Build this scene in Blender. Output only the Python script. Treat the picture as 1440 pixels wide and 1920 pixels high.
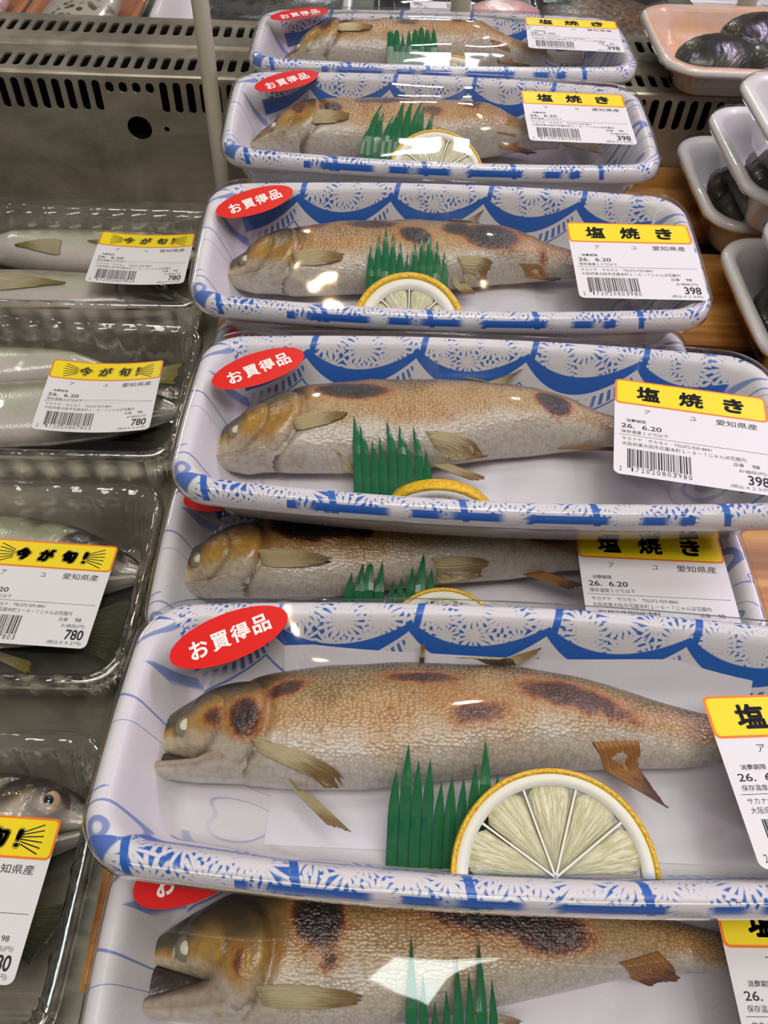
import bpy, math, random
import numpy as np
from mathutils import Matrix, Vector

# ------------------------------------------------------------------ scene, camera, light
for o in list(bpy.data.objects):
    bpy.data.objects.remove(o)
SC = bpy.context.scene
COL = SC.collection
random.seed(4)

cam_d = bpy.data.cameras.new('camera')
cam = bpy.data.objects.new('camera', cam_d)
COL.objects.link(cam)
cam_d.sensor_fit = 'HORIZONTAL'
cam_d.sensor_width = 36.0
cam_d.lens = 1569.88 / 1440 * 36.0
cam_d.clip_start = 0.01
RC = ((0.99947, 0.00635, 0.03177), (-0.02506, 0.77297, 0.63395), (-0.02054, -0.63442, 0.77272))
cam.matrix_world = Matrix(((RC[0][0], RC[1][0], RC[2][0], 0),
                           (RC[0][1], RC[1][1], RC[2][1], 0),
                           (RC[0][2], RC[1][2], RC[2][2], 0.337),
                           (0, 0, 0, 1)))
SC.camera = cam

w = bpy.data.worlds.new('store')
SC.world = w
w.use_nodes = True
w.node_tree.nodes['Background'].inputs[0].default_value = (0.95, 0.87, 0.80, 1)
w.node_tree.nodes['Background'].inputs[1].default_value = 0.13


def area(name, loc, tgt, sx, sy, power, col):
    d = bpy.data.lights.new(name, 'AREA')
    d.shape = 'RECTANGLE'
    d.size, d.size_y, d.energy, d.color = sx, sy, power, col
    o = bpy.data.objects.new(name, d)
    COL.objects.link(o)
    o.location = loc
    o.rotation_euler = (Vector(tgt) - Vector(loc)).to_track_quat('-Z', 'Y').to_euler()
    return o


def bulb(name, loc, r, power, col):
    d = bpy.data.lights.new(name, 'POINT')
    d.energy, d.color, d.shadow_soft_size = power, col, r
    o = bpy.data.objects.new(name, d)
    COL.objects.link(o)
    o.location = loc
    return o


area('aisle_ceiling_panel', (0.10, -0.36, 1.75), (0.02, 0.25, 0), 1.7, 0.5, 21, (1.0, 0.95, 0.88))
area('ceiling_lamp_near', (0.20, 0.42, 1.80), (0.15, 0.35, 0), 0.26, 0.46, 4.5, (0.86, 1.0, 0.97))
area('ceiling_lamp_far', (0.30, 3.15, 1.80), (0.10, 0.50, 0), 0.34, 0.10, 8, (0.90, 0.98, 1.0))
area('ceiling_lamp_farther', (0.45, 6.0, 1.90), (0.10, 0.60, 0), 0.5, 0.16, 6, (0.92, 0.98, 1.0))
area('rim_light_left', (-1.75, 2.40, 1.80), (-0.2, 0.40, 0), 0.7, 0.10, 7, (1.0, 0.93, 0.82))  # added off to the side to put highlights on the clear packs' rims
area('pink_case_strip', (0.95, 0.80, 0.85), (0.15, 0.40, 0.0), 0.9, 0.07, 6.5, (0.90, 0.74, 1.0))
for i, (x, y, z) in enumerate([(-0.22, 1.92, 1.8), (0.42, 2.12, 1.8), (0.26, 1.36, 1.8)]):
    bulb('warm_spot', (x, y, z), 0.022, 5.0, (1.0, 0.72, 0.40))

SC.view_settings.view_transform = 'Standard'
SC.view_settings.look = 'None'
SC.view_settings.gamma = 1.0
SC.view_settings.use_curve_mapping = False
SC.view_settings.exposure = 0.0
SC.cycles.transparent_max_bounces = 12
SC.cycles.use_light_tree = False
SC.cycles.max_bounces = 4
SC.cycles.diffuse_bounces = 2
SC.cycles.glossy_bounces = 2
SC.cycles.transmission_bounces = 3
SC.cycles.caustics_reflective = False
SC.cycles.caustics_refractive = False


# ------------------------------------------------------------------ helpers
def lin(r, g, b):
    f = lambda c: (c / 255 / 12.92) if c / 255 <= 0.04045 else ((c / 255 + 0.055) / 1.055) ** 2.4
    return (f(r), f(g), f(b))


def mesh(name, V, F, mat, smooth=True, uv=None, attrs=None):
    me = bpy.data.meshes.new(name)
    me.from_pydata([tuple(map(float, v)) for v in V], [], [tuple(map(int, f)) for f in F])
    if mat is not None:
        me.materials.append(mat)
    if smooth:
        me.polygons.foreach_set('use_smooth', [True] * len(me.polygons))
    if uv is not None:
        uv = np.asarray(uv, dtype=np.float32)
        li = np.zeros(len(me.loops), dtype=np.int32)
        me.loops.foreach_get('vertex_index', li)
        lay = me.uv_layers.new(name='UVMap')
        lay.data.foreach_set('uv', uv[li].ravel())
    for k, a in (attrs or {}).items():
        a = np.asarray(a, dtype=np.float32)
        if a.ndim == 1:
            me.attributes.new(k, 'FLOAT', 'POINT').data.foreach_set('value', a)
        else:
            c = np.ones((len(a), 4), dtype=np.float32)
            c[:, :3] = a
            me.attributes.new(k, 'FLOAT_COLOR', 'POINT').data.foreach_set('color', c.ravel())
    me.validate()
    me.update()
    return me


def link(name, me, parent=None, M=None):
    o = bpy.data.objects.new(name, me)
    COL.objects.link(o)
    if parent is not None:
        o.parent = parent
    if M is not None:
        o.matrix_basis = M
    return o


def tag(o, label=None, cat=None, group=None, kind=None):
    if label:
        o['label'] = label
    if cat:
        o['category'] = cat
    if group:
        o['group'] = group
    if kind:
        o['kind'] = kind
    return o


def loft(rings, closed=True, cap0=False, cap1=False):
    """rings (n,m,3) -> V,F"""
    R = np.asarray(rings, float)
    n, m = R.shape[:2]
    V = R.reshape(-1, 3)
    F = []
    mm = m if closed else m - 1
    for i in range(n - 1):
        for j in range(mm):
            a, b = i * m + j, i * m + (j + 1) % m
            F.append((a, b, b + m, a + m))
    if cap0:
        F.append(tuple(range(m))[::-1])
    if cap1:
        F.append(tuple(range((n - 1) * m, n * m)))
    return V, F


class Geo:
    """collects pieces that make up one part"""
    def __init__(s):
        s.V, s.F = [], []

    def add(s, V, F):
        k = len(s.V)
        s.V += [tuple(v) for v in V]
        s.F += [tuple(i + k for i in f) for f in F]
        return s

    def box(s, x0, x1, y0, y1, z0, z1):
        V = [(x, y, z) for z in (z0, z1) for y in (y0, y1) for x in (x0, x1)]
        return s.add(V, [(0, 2, 3, 1), (4, 5, 7, 6), (0, 1, 5, 4), (2, 6, 7, 3), (0, 4, 6, 2), (1, 3, 7, 5)])


def frame(x, y, z, yaw=0, tx=0, ty=0):
    return (Matrix.Translation((x, y, z)) @ Matrix.Rotation(yaw, 4, 'Z') @
            Matrix.Rotation(ty, 4, 'Y') @ Matrix.Rotation(tx, 4, 'X'))


def vnoise(x, y, seed=0):
    rs = np.random.RandomState(seed).rand(64, 64)
    xi, yi = np.floor(x).astype(int), np.floor(y).astype(int)
    fx, fy = x - xi, y - yi
    fx, fy = fx * fx * (3 - 2 * fx), fy * fy * (3 - 2 * fy)
    g = lambda a, b: rs[a % 64, b % 64]
    return ((g(xi, yi) * (1 - fx) + g(xi + 1, yi) * fx) * (1 - fy) +
            (g(xi, yi + 1) * (1 - fx) + g(xi + 1, yi + 1) * fx) * fy)


def fbm(x, y, seed=0, o=3):
    r, a, t = 0, 1.0, 0
    for k in range(o):
        r = r + a * vnoise(x * 2 ** k, y * 2 ** k, seed + k)
        t += a
        a *= 0.5
    return r / t


def sstep(a, b, x):
    t = np.clip((x - a) / (b - a), 0, 1)
    return t * t * (3 - 2 * t)


# ------------------------------------------------------------------ node expressions
class X:
    def __init__(s, nt, sock):
        s.nt, s.s = nt, sock

    def op(s, o, b=None, c=None, rev=False):
        n = s.nt.nodes.new('ShaderNodeMath')
        n.operation = o
        args = [s, b, c]
        if rev:
            args = [b, s, c]
        for i, a in enumerate(args):
            if a is None:
                continue
            if isinstance(a, X):
                s.nt.links.new(a.s, n.inputs[i])
            else:
                n.inputs[i].default_value = float(a)
        return X(s.nt, n.outputs[0])

    __add__ = lambda s, b: s.op('ADD', b)
    __radd__ = __add__
    __sub__ = lambda s, b: s.op('SUBTRACT', b)
    __rsub__ = lambda s, b: s.op('SUBTRACT', b, rev=True)
    __mul__ = lambda s, b: s.op('MULTIPLY', b)
    __rmul__ = __mul__
    __truediv__ = lambda s, b: s.op('DIVIDE', b)
    lt = lambda s, b: s.op('LESS_THAN', b)
    gt = lambda s, b: s.op('GREATER_THAN', b)
    mx = lambda s, b: s.op('MAXIMUM', b)
    mn = lambda s, b: s.op('MINIMUM', b)
    fr = lambda s: s.op('FRACT')
    ab = lambda s: s.op('ABSOLUTE')
    sq = lambda s: s.op('SQRT')

    def ss(s, a, b):
        n = s.nt.nodes.new('ShaderNodeMapRange')
        n.interpolation_type = 'SMOOTHSTEP'
        s.nt.links.new(s.s, n.inputs[0])
        n.inputs[1].default_value, n.inputs[2].default_value = a, b
        return X(s.nt, n.outputs[0])


class Mat:
    def __init__(s, name):
        s.m = bpy.data.materials.new(name)
        s.m.use_nodes = True
        s.nt = s.m.node_tree
        s.nt.nodes.clear()
        s.out = s.nt.nodes.new('ShaderNodeOutputMaterial')

    def n(s, t, **kw):
        n = s.nt.nodes.new(t)
        for k, v in kw.items():
            setattr(n, k, v)
        return n

    def set(s, sock, v):
        if v is None:
            return
        if isinstance(v, X):
            s.nt.links.new(v.s, sock)
        elif isinstance(v, bpy.types.NodeSocket):
            s.nt.links.new(v, sock)
        elif isinstance(v, (tuple, list)) and len(v) == 3 and sock.type == 'RGBA':
            sock.default_value = (*v, 1)
        else:
            sock.default_value = v

    def coords(s, kind='Object'):
        return s.n('ShaderNodeTexCoord').outputs[kind]

    def sep(s, v):
        n = s.n('ShaderNodeSeparateXYZ')
        s.set(n.inputs[0], v)
        return [X(s.nt, o) for o in n.outputs]

    def comb(s, x, y, z=0.0):
        n = s.n('ShaderNodeCombineXYZ')
        for i, a in enumerate((x, y, z)):
            s.set(n.inputs[i], a)
        return n.outputs[0]

    def vscale(s, v, k):
        n = s.n('ShaderNodeVectorMath', operation='MULTIPLY')
        s.set(n.inputs[0], v)
        n.inputs[1].default_value = k
        return n.outputs[0]

    def noise(s, v, scale, detail=2.0, rough=0.5, dist=0.0):
        n = s.n('ShaderNodeTexNoise')
        s.set(n.inputs['Vector'], v)
        n.inputs['Scale'].default_value = scale
        n.inputs['Detail'].default_value = detail
        n.inputs['Roughness'].default_value = rough
        n.inputs['Distortion'].default_value = dist
        return X(s.nt, n.outputs[0])

    def mix(s, f, a, b, blend='MIX'):
        n = s.n('ShaderNodeMix', data_type='RGBA', blend_type=blend)
        s.set(n.inputs[0], f)
        s.set(n.inputs[6], a)
        s.set(n.inputs[7], b)
        return n.outputs[2]

    def attr(s, name):
        return s.n('ShaderNodeAttribute', attribute_name=name)

    def bump(s, h, strength=0.3, dist=0.001, normal=None):
        n = s.n('ShaderNodeBump')
        n.inputs['Strength'].default_value = strength
        n.inputs['Distance'].default_value = dist
        s.set(n.inputs['Height'], h)
        if normal is not None:
            s.set(n.inputs['Normal'], normal)
        return n.outputs[0]

    def pbr(s, col, rough=0.5, metal=0.0, normal=None, spec=0.5, coat=0.0, sss=0.0, trans=0.0, coat_rough=0.1):
        b = s.n('ShaderNodeBsdfPrincipled')
        s.set(b.inputs['Base Color'], col)
        s.set(b.inputs['Roughness'], rough)
        s.set(b.inputs['Metallic'], metal)
        s.set(b.inputs['Specular IOR Level'], spec)
        s.set(b.inputs['Coat Weight'], coat)
        b.inputs['Coat Roughness'].default_value = coat_rough
        s.set(b.inputs['Transmission Weight'], trans)
        if normal is not None:
            s.set(b.inputs['Normal'], normal)
            s.set(b.inputs['Coat Normal'], normal)
        if sss:
            b.inputs['Subsurface Weight'].default_value = sss
            b.inputs['Subsurface Radius'].default_value = (0.004, 0.003, 0.002)
            b.inputs['Subsurface Scale'].default_value = 0.5
        s.nt.links.new(b.outputs[0], s.out.inputs[0])
        return b

    def clear(s, tint, rough=0.03, ior=1.5, gain=1.0, normal=None, haze=0.0, hazecol=(0.7, 0.7, 0.7), glosscol=(1, 1, 1)):
        """thin clear plastic sheet: see-through with a fresnel reflection"""
        t = s.n('ShaderNodeBsdfTransparent')
        s.set(t.inputs[0], tint)
        base = t.outputs[0]
        if haze:
            d = s.n('ShaderNodeBsdfDiffuse')
            s.set(d.inputs[0], hazecol)
            m0 = s.n('ShaderNodeMixShader')
            m0.inputs[0].default_value = haze
            s.nt.links.new(base, m0.inputs[1])
            s.nt.links.new(d.outputs[0], m0.inputs[2])
            base = m0.outputs[0]
        g = s.n('ShaderNodeBsdfAnisotropic')
        s.set(g.inputs['Color'], glosscol)
        g.inputs['Roughness'].default_value = rough
        geo = s.n('ShaderNodeNewGeometry')
        dt = s.n('ShaderNodeVectorMath', operation='DOT_PRODUCT')
        s.nt.links.new(geo.outputs['Incoming'], dt.inputs[1])
        if normal is not None:
            s.set(g.inputs['Normal'], normal)
            s.set(dt.inputs[0], normal)
        else:
            s.nt.links.new(geo.outputs['Normal'], dt.inputs[0])
        c_ = (1.0 - X(s.nt, dt.outputs['Value']).ab()).mx(0.0)
        f0 = ((ior - 1) / (ior + 1)) ** 2
        k = ((c_.op('POWER', 5.0) * (1 - f0) + f0) * gain).mn(0.95)
        mx = s.n('ShaderNodeMixShader')
        s.set(mx.inputs[0], k)
        s.nt.links.new(base, mx.inputs[1])
        s.nt.links.new(g.outputs[0], mx.inputs[2])
        s.nt.links.new(mx.outputs[0], s.out.inputs[0])


# ------------------------------------------------------------------ materials
def plain(name, col, rough=0.5, **kw):
    a = Mat(name)
    co = a.coords()
    nz = a.noise(co, 300, 2)
    c = a.mix(nz * 0.12, col, tuple(x * 0.8 for x in col))
    a.pbr(c, rough, **kw)
    return a.m


WHITE = lin(228, 223, 226)
BLUE = lin(30, 98, 190)
HX, HY, BOW, HT = 0.130, 0.0480, 0.0067, 0.036      # patterned tray half sizes, rim to base height


def make_pattern():
    a = Mat('patterned_foam')
    x, y, z = a.sep(a.coords())
    uvx, v, _ = a.sep(a.coords('UV'))
    inside = v.gt(0.0)
    # --- kiriko star pattern on the long sides
    def stars(scale, ox, nray, thick, rad):
        p = a.comb(x * scale + ox, v * scale + y.gt(0) * 7.3, 0.0)
        vo = a.n('ShaderNodeTexVoronoi', voronoi_dimensions='2D')
        a.set(vo.inputs['Vector'], p)
        vo.inputs['Scale'].default_value = 1.0
        vo.inputs['Randomness'].default_value = 0.55
        px, py, _ = a.sep(p)
        cx, cy, _ = a.sep(vo.outputs['Position'])
        dx, dy = px - cx, py - cy
        r = (dx * dx + dy * dy).sq()
        ang = dy.op('ARCTAN2', dx)
        k = nray / (2 * math.pi)
        dl = ((ang * k + cx * 3.1).fr() - 0.5) / k
        d = (r * dl).ab()
        ray = d.ss(thick * 1.35, thick * 0.6) * r.ss(rad, rad * 0.8)
        return ray.mx(r.ss(0.14, 0.08))
    st = stars(64, 0.0, 17, 0.050, 0.74).mx(stars(76, 3.7, 13, 0.046, 0.86))
    P = 0.0515
    t = (x / P + 0.22 + v * 4.0 + y.gt(0) * 0.3).fr() - 0.5
    cx = t * P
    q = cx * cx
    vs = 0.0275 - q * 15.0
    star = st * (vs - v).ss(0.0, 0.0006)
    edge = (cx + 0.0225).ss(0.0006, 0.0) * (1 - (cx + 0.0252).ss(0.0004, 0.0))
    star = star * (1 - edge)
    vb = vs + 0.0088 - q * 7.0
    zone_blue = (vb - v).ss(0.0, 0.0005)
    line = ((v - vb - 0.0012).ab()).ss(0.0008, 0.0004)
    fan = (((cx * 1.0 / (v + 0.004)) * 12 + v * 60).fr() - 0.5).ab().ss(0.28, 0.22) * (v - vb - 0.0022).gt(0) * (vb + 0.0085 - v).gt(0)
    fan = fan * (cx * 60 + 0.35).ss(0.0, 0.3) * a.noise(a.comb(x, v, 0.0), 55, 0).ss(0.40, 0.50)
    line2 = ((v - vb - 0.0098).ab()).ss(0.0008, 0.0005) * 0.8
    nlip = a.noise(a.comb(x, 0.0, 0.0), 45, 1)
    lipb = ((v - 0.0062).ab()).ss(0.0022, 0.0017) * nlip.ss(0.42, 0.50) * y.lt(0) * (x.ab() - 0.098 + nlip * 0.03).lt(0.0)
    longblue = (zone_blue * (1 - star)).mx(fan * 0.9).mx(line2)
    longblue = longblue.mx(lipb)
    longblue = longblue * v.gt(0.0035) * v.lt(0.050)
    # --- flowing ink lines on the short sides and floor
    p2 = a.comb(x * 0.55, y, 0.0)
    nz = a.noise(p2, 26, 1.0, 0.4, 0.6)
    f = ((nz * 8.0).fr() - 0.5).ab()
    thick = nz.ss(0.56, 0.75) * 0.22 + 0.035
    ink = (thick - f).ss(0.0, 0.02) * a.noise(p2, 17, 0).ss(0.36, 0.42)
    stripes = ((nz * 22.0 + y * 40).fr() - 0.5).ab().ss(0.12, 0.06) * (y.ab() - 0.024 + nz * 0.01).gt(0.004) * (x.ab() - 0.100).gt(0)
    corner = ((y.ab() - 0.040).gt(0) * (x.ab() - 0.104).gt(0) * a.noise(p2, 60, 1).ss(0.50, 0.54)) * v.gt(0.004)
    endblue = (ink * 0.75).mx(stripes * 0.7).mx(corner * 0.9) * v.gt(0.003)
    # --- which side
    dx = HX - x.ab()
    dy = (HY + BOW) - y.ab()
    wob = a.noise(p2, 30, 0) - 0.5
    side = (dx - dy * 0.75 + wob * 0.012 - 0.002).ss(-0.0008, 0.0008)
    onfloor = v.gt(0.046)
    blue = endblue + (longblue - endblue) * (side * (1 - onfloor)).mx(0.0)
    blue = blue * (1 - onfloor * (0.45 + (x.ab()).lt(0.075) * 0.55)) * inside
    col = a.mix(blue, WHITE, BLUE)
    fine = a.noise(a.coords(), 900, 2)
    a.pbr(col, 0.42, normal=a.bump(fine, 0.25, 0.0003), coat=0.15)
    return a.m


def make_film():
    a = Mat('cling_film')
    co = a.coords()
    h = a.noise(co, 34, 0.0)
    nb = a.bump(h, 0.30, 0.0045)
    a.clear((0.98, 0.98, 0.985), 0.035, 1.5, 1.3, nb)
    return a.m


def make_pet():
    a = Mat('clear_pet')
    co = a.coords()
    h = a.noise(co, 120, 1.0, 0.5, 0.5)
    nb = a.bump(h, 0.25, 0.003)
    a.clear((0.96, 0.955, 0.94), 0.06, 1.5, 3.4, nb, haze=0.02, hazecol=(0.6, 0.58, 0.54))
    return a.m


def make_fish(raw=False):
    a = Mat('raw_fish_skin' if raw else 'grilled_fish_skin')
    co = a.coords()
    col = a.attr('col').outputs['Color']
    char = X(a.nt, a.attr('char').outputs['Fac'])
    skin = X(a.nt, a.attr('skin').outputs['Fac'])
    fine = a.noise(co, 420, 3, 0.6)
    mid = a.noise(co, 110, 3, 0.6)
    vo = a.n('ShaderNodeTexVoronoi', voronoi_dimensions='2D')
    x, y, z = a.sep(co)
    a.set(vo.inputs['Vector'], a.comb(x * 620, y * 900, 0.0))
    vo.inputs['Scale'].default_value = 1.0
    vo.inputs['Randomness'].default_value = 0.75
    sc = X(a.nt, vo.outputs['Distance'])
    if raw:
        c = a.mix((fine - 0.5) * 0.5 + 0.15, col, tuple([0.55, 0.53, 0.50]), 'MULTIPLY')
        nb = a.bump(sc, 0.10, 0.0004)
        a.pbr(c, 0.22, normal=nb, spec=0.7, coat=0.6, coat_rough=0.08)
        return a.m
    c = a.mix((fine.ss(0.35, 0.75)) * 0.6, col, (0.62, 0.50, 0.34), 'MULTIPLY')
    c = a.mix((mid.ss(0.55, 0.8)) * 0.5, c, (0.75, 0.45, 0.16), 'MULTIPLY')
    c = a.mix(sc.ss(0.45, 0.1) * skin * 0.30, c, (0.80, 0.70, 0.54))
    k = char + (fine - 0.5) * 0.32 + (mid - 0.5) * 0.40
    k = k * char.ss(0.02, 0.2)
    c = a.mix(k.ss(0.10, 0.55) * 0.80, c, lin(176, 104, 28), 'MIX')
    c = a.mix(k.ss(0.34, 0.62), c, lin(88, 40, 14))
    c = a.mix(k.ss(0.52, 0.92), c, lin(26, 15, 12))
    hgt = sc * skin * 0.45 + fine * 0.65 + mid * 0.45 + k * fine * 1.6
    nb = a.bump(hgt, 0.55, 0.0010)
    a.pbr(c, 0.34, normal=nb, spec=0.6, coat=0.5, coat_rough=0.12)
    return a.m


def make_fin(name, c0, c1, c2):
    a = Mat(name)
    u, v, _ = a.sep(a.coords('UV'))
    n = a.noise(a.comb(u * 3, v, 0.0), 6, 3)
    ray = ((u * 16 + n * 0.25).fr() - 0.5).ab().ss(0.12, 0.42)
    c = a.mix(ray, c0, c1)
    c = a.mix((v + (n - 0.5) * 0.7).ss(0.40, 0.85), c, c2)
    b = a.pbr(c, 0.4, normal=a.bump(ray, 0.6, 0.0005), coat=0.25)
    t = a.n('ShaderNodeBsdfTransparent')
    m = a.n('ShaderNodeMixShader')
    a.set(m.inputs[0], 0.34 - ray * 0.2)
    a.nt.links.new(b.outputs[0], m.inputs[1])
    a.nt.links.new(t.outputs[0], m.inputs[2])
    a.nt.links.new(m.outputs[0], a.out.inputs[0])
    return a.m


def make_grass():
    a = Mat('green_plastic_grass')
    u, v, _ = a.sep(a.coords('UV'))
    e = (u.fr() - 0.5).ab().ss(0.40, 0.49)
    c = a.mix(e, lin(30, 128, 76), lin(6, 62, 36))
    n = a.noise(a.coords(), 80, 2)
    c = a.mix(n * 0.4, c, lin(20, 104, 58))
    b = a.pbr(c, 0.25, spec=0.6, coat=0.3)
    t = a.n('ShaderNodeBsdfTranslucent')
    a.set(t.inputs[0], lin(30, 140, 80))
    m = a.n('ShaderNodeMixShader')
    m.inputs[0].default_value = 0.25
    a.nt.links.new(b.outputs[0], m.inputs[1])
    a.nt.links.new(t.outputs[0], m.inputs[2])
    a.nt.links.new(m.outputs[0], a.out.inputs[0])
    return a.m


def make_pulp():
    a = Mat('lemon_pulp')
    u, v, _ = a.sep(a.coords('UV'))
    n = a.noise(a.comb(u * 13, v * 3.6, 0.0), 1.0, 3, 0.6, 0.5)
    c = a.mix(n.ss(0.30, 0.60), lin(226, 218, 158), lin(248, 242, 206))
    t = a.n('ShaderNodeBsdfTransparent')
    t.inputs[0].default_value = (*lin(214, 220, 176), 1)
    b = a.pbr(c, 0.18, normal=a.bump(n, 0.8, 0.001), coat=0.4, sss=0.0)
    m = a.n('ShaderNodeMixShader')
    a.set(m.inputs[0], 0.26 - n.ss(0.4, 0.62) * 0.14)
    a.nt.links.new(b.outputs[0], m.inputs[1])
    a.nt.links.new(t.outputs[0], m.inputs[2])
    a.nt.links.new(m.outputs[0], a.out.inputs[0])
    return a.m


def make_peel():
    a = Mat('lemon_peel')
    vo = a.n('ShaderNodeTexVoronoi')
    a.set(vo.inputs['Vector'], a.coords())
    vo.inputs['Scale'].default_value = 700
    d = X(a.nt, vo.outputs['Distance'])
    c = a.mix(d.ss(0.1, 0.6), lin(224, 160, 8), lin(246, 196, 22))
    a.pbr(c, 0.35, normal=a.bump(d, 0.5, 0.0006), coat=0.2)
    return a.m


def make_steel():
    a = Mat('brushed_steel')
    co = a.coords()
    br = a.noise(a.vscale(co, (6, 260, 260)), 1.0, 3, 0.6)
    sm = a.noise(co, 9, 4, 0.65, 1.2)
    c = a.mix(sm.ss(0.3, 0.75), lin(140, 133, 118), lin(188, 180, 164))
    a.pbr(c, sm * 0.25 + 0.22, metal=0.7, normal=a.bump(br * 0.6 + sm, 0.18, 0.0015))
    return a.m


def make_wood():
    a = Mat('stained_board_wood')
    co = a.coords()
    rnd = a.n('ShaderNodeObjectInfo').outputs['Random']
    x, y, z = a.sep(co)
    p = a.comb(x * 5 + X(a.nt, rnd) * 9, y * 60, z * 60)
    g = a.noise(p, 1.0, 4, 0.6, 0.8)
    g2 = a.noise(a.comb(x * 1.2, y * 9, 0.0), 2.0, 2, 0.5, 1.5)
    c = a.mix(g.ss(0.3, 0.7), lin(214, 158, 84), lin(160, 96, 34))
    c = a.mix(g2.ss(0.5, 0.62) * 0.6, c, lin(122, 66, 22))
    a.pbr(c, 0.42, normal=a.bump(g, 0.25, 0.001), coat=0.15)
    return a.m


def make_paper():
    a = Mat('absorbent_sheet')
    co = a.coords()
    n = a.noise(co, 40, 3)
    f = a.noise(co, 700, 2)
    c = a.mix(n.ss(0.45, 0.75) * 0.5, lin(232, 227, 234), lin(216, 208, 214))
    a.pbr(c, 0.6, normal=a.bump(f + n * 2, 0.25, 0.0004))
    return a.m


def make_shell():
    a = Mat('dark_shell')
    co = a.coords()
    n = a.noise(co, 45, 3, 0.6, 0.8)
    ring = ((a.noise(co, 22, 1) * 22).fr()).ss(0.2, 0.9)
    c = a.mix(n.ss(0.35, 0.7), lin(20, 20, 18), lin(48, 45, 36))
    c = a.mix(ring * n.ss(0.55, 0.7) * 0.5, c, lin(96, 88, 60))
    a.pbr(c, 0.30, normal=a.bump(ring * 0.4 + n, 0.45, 0.0014), spec=0.5, coat=0.25)
    return a.m


def make_spots():
    a = Mat('spotted_fish_skin')
    co = a.coords()
    vo = a.n('ShaderNodeTexVoronoi', feature='SMOOTH_F1')
    x, y, z = a.sep(co)
    a.set(vo.inputs['Vector'], a.comb(x * 110, y * 170, 0.0))
    vo.inputs['Scale'].default_value = 1.0
    d = X(a.nt, vo.outputs['Distance'])
    m = d.ss(0.42, 0.26) * x.ss(0.02, -0.02)
    c = a.mix(m, lin(176, 168, 152), lin(62, 56, 50))
    a.pbr(c, 0.25, coat=0.5)
    return a.m


def make_orange():
    a = Mat('orange_lined_foam')
    u, v, _ = a.sep(a.coords('UV'))
    n = a.noise(a.coords(), 60, 2)
    c = a.mix(n.ss(0.35, 0.7), lin(240, 190, 150), lin(242, 206, 190))
    c = a.mix(v.gt(0.0045), lin(222, 214, 208), c)
    a.pbr(c, 0.32, coat=0.3, normal=a.bump(a.noise(a.coords(), 500, 2), 0.3, 0.0004))
    return a.m


def make_mottle(name, c0, c1, scale, rough=0.3):
    a = Mat(name)
    n = a.noise(a.coords(), scale, 4, 0.7, 0.5)
    a.pbr(a.mix(n.ss(0.4, 0.62), c0, c1), rough, normal=a.bump(n, 0.4, 0.002), coat=0.4)
    return a.m


M = dict(
    pattern=make_pattern(), film=make_film(), pet=make_pet(),
    fish=make_fish(), raw=make_fish(True),
    fin=make_fin('grilled_fin', lin(220, 204, 164), lin(190, 168, 112), lin(150, 116, 60)),
    fin_burnt=make_fin('browned_fin', lin(206, 150, 74), lin(150, 84, 26), lin(96, 42, 10)),
    fin_raw=make_fin('raw_fin', lin(206, 192, 160), lin(176, 162, 112), lin(146, 132, 44)),
    fin_tail=make_fin('raw_tail_fin', lin(112, 110, 68), lin(74, 74, 42), lin(60, 60, 36)),
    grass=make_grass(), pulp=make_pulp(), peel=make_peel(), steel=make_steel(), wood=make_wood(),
    paper=make_paper(), shell=make_shell(), spots=make_spots(),
    pith=plain('lemon_pith', lin(250, 246, 228), 0.5),
    foam=plain('white_foam', lin(242, 238, 238), 0.38, coat=0.25),
    foam_orange=make_orange(),
    label=plain('label_paper', lin(232, 228, 232), 0.45),
    yellow=plain('label_yellow', lin(250, 222, 26), 0.4),
    orange=plain('label_orange', lin(244, 128, 28), 0.4),
    black=plain('print_black', lin(34, 32, 34), 0.5),
    red=plain('sticker_red', lin(224, 26, 24), 0.32),
    ink=plain('sticker_white', lin(250, 244, 240), 0.4),
    dark=plain('shade_black', (0.006, 0.006, 0.006), 0.8),  # near-black standing in for shade behind slots and under boards
    tray_black=plain('black_plastic', lin(26, 24, 34), 0.2),
    pole=plain('cream_enamel', lin(206, 198, 178), 0.4, coat=0.2),
    eye_white=plain('cooked_eye', lin(222, 218, 196), 0.35, coat=0.5),
    eye_dark=plain('fish_pupil', lin(16, 22, 34), 0.08, coat=1.0),
    eye_ring=plain('fish_iris', lin(196, 164, 128), 0.2, coat=0.5),
    eye_rim=plain('eye_rim', lin(120, 112, 92), 0.4, coat=0.4),
    squid=make_mottle('pink_squid', lin(226, 186, 182), lin(200, 150, 150), 60),
    leaf=make_mottle('dark_green_leaf', lin(38, 84, 52), lin(22, 58, 36), 90),
    brown=make_mottle('brown_fish_flesh', lin(112, 82, 52), lin(58, 40, 28), 170),
    grey=make_mottle('dark_fish_skin', lin(70, 72, 70), lin(34, 36, 36), 90),
    wood_edge=plain('orange_wood_edge', lin(186, 110, 62), 0.5),
    mat_green=make_mottle('grey_green_mat', lin(96, 104, 92), lin(74, 80, 72), 12, 0.5),
)


# ------------------------------------------------------------------ setting: steel deck, slotted vent panel, wooden boards
g = Geo().box(-0.55, 0.75, -0.25, 0.70, -0.060, -0.040)
tag(link('floor', mesh('floor', g.V, g.F, M['steel'], False)), kind='structure',
    label='brushed stainless steel deck of the display case')

LEDGE_Z, FACE_Y, X0, X1 = 0.061, 0.634, -0.50, 0.60


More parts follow.
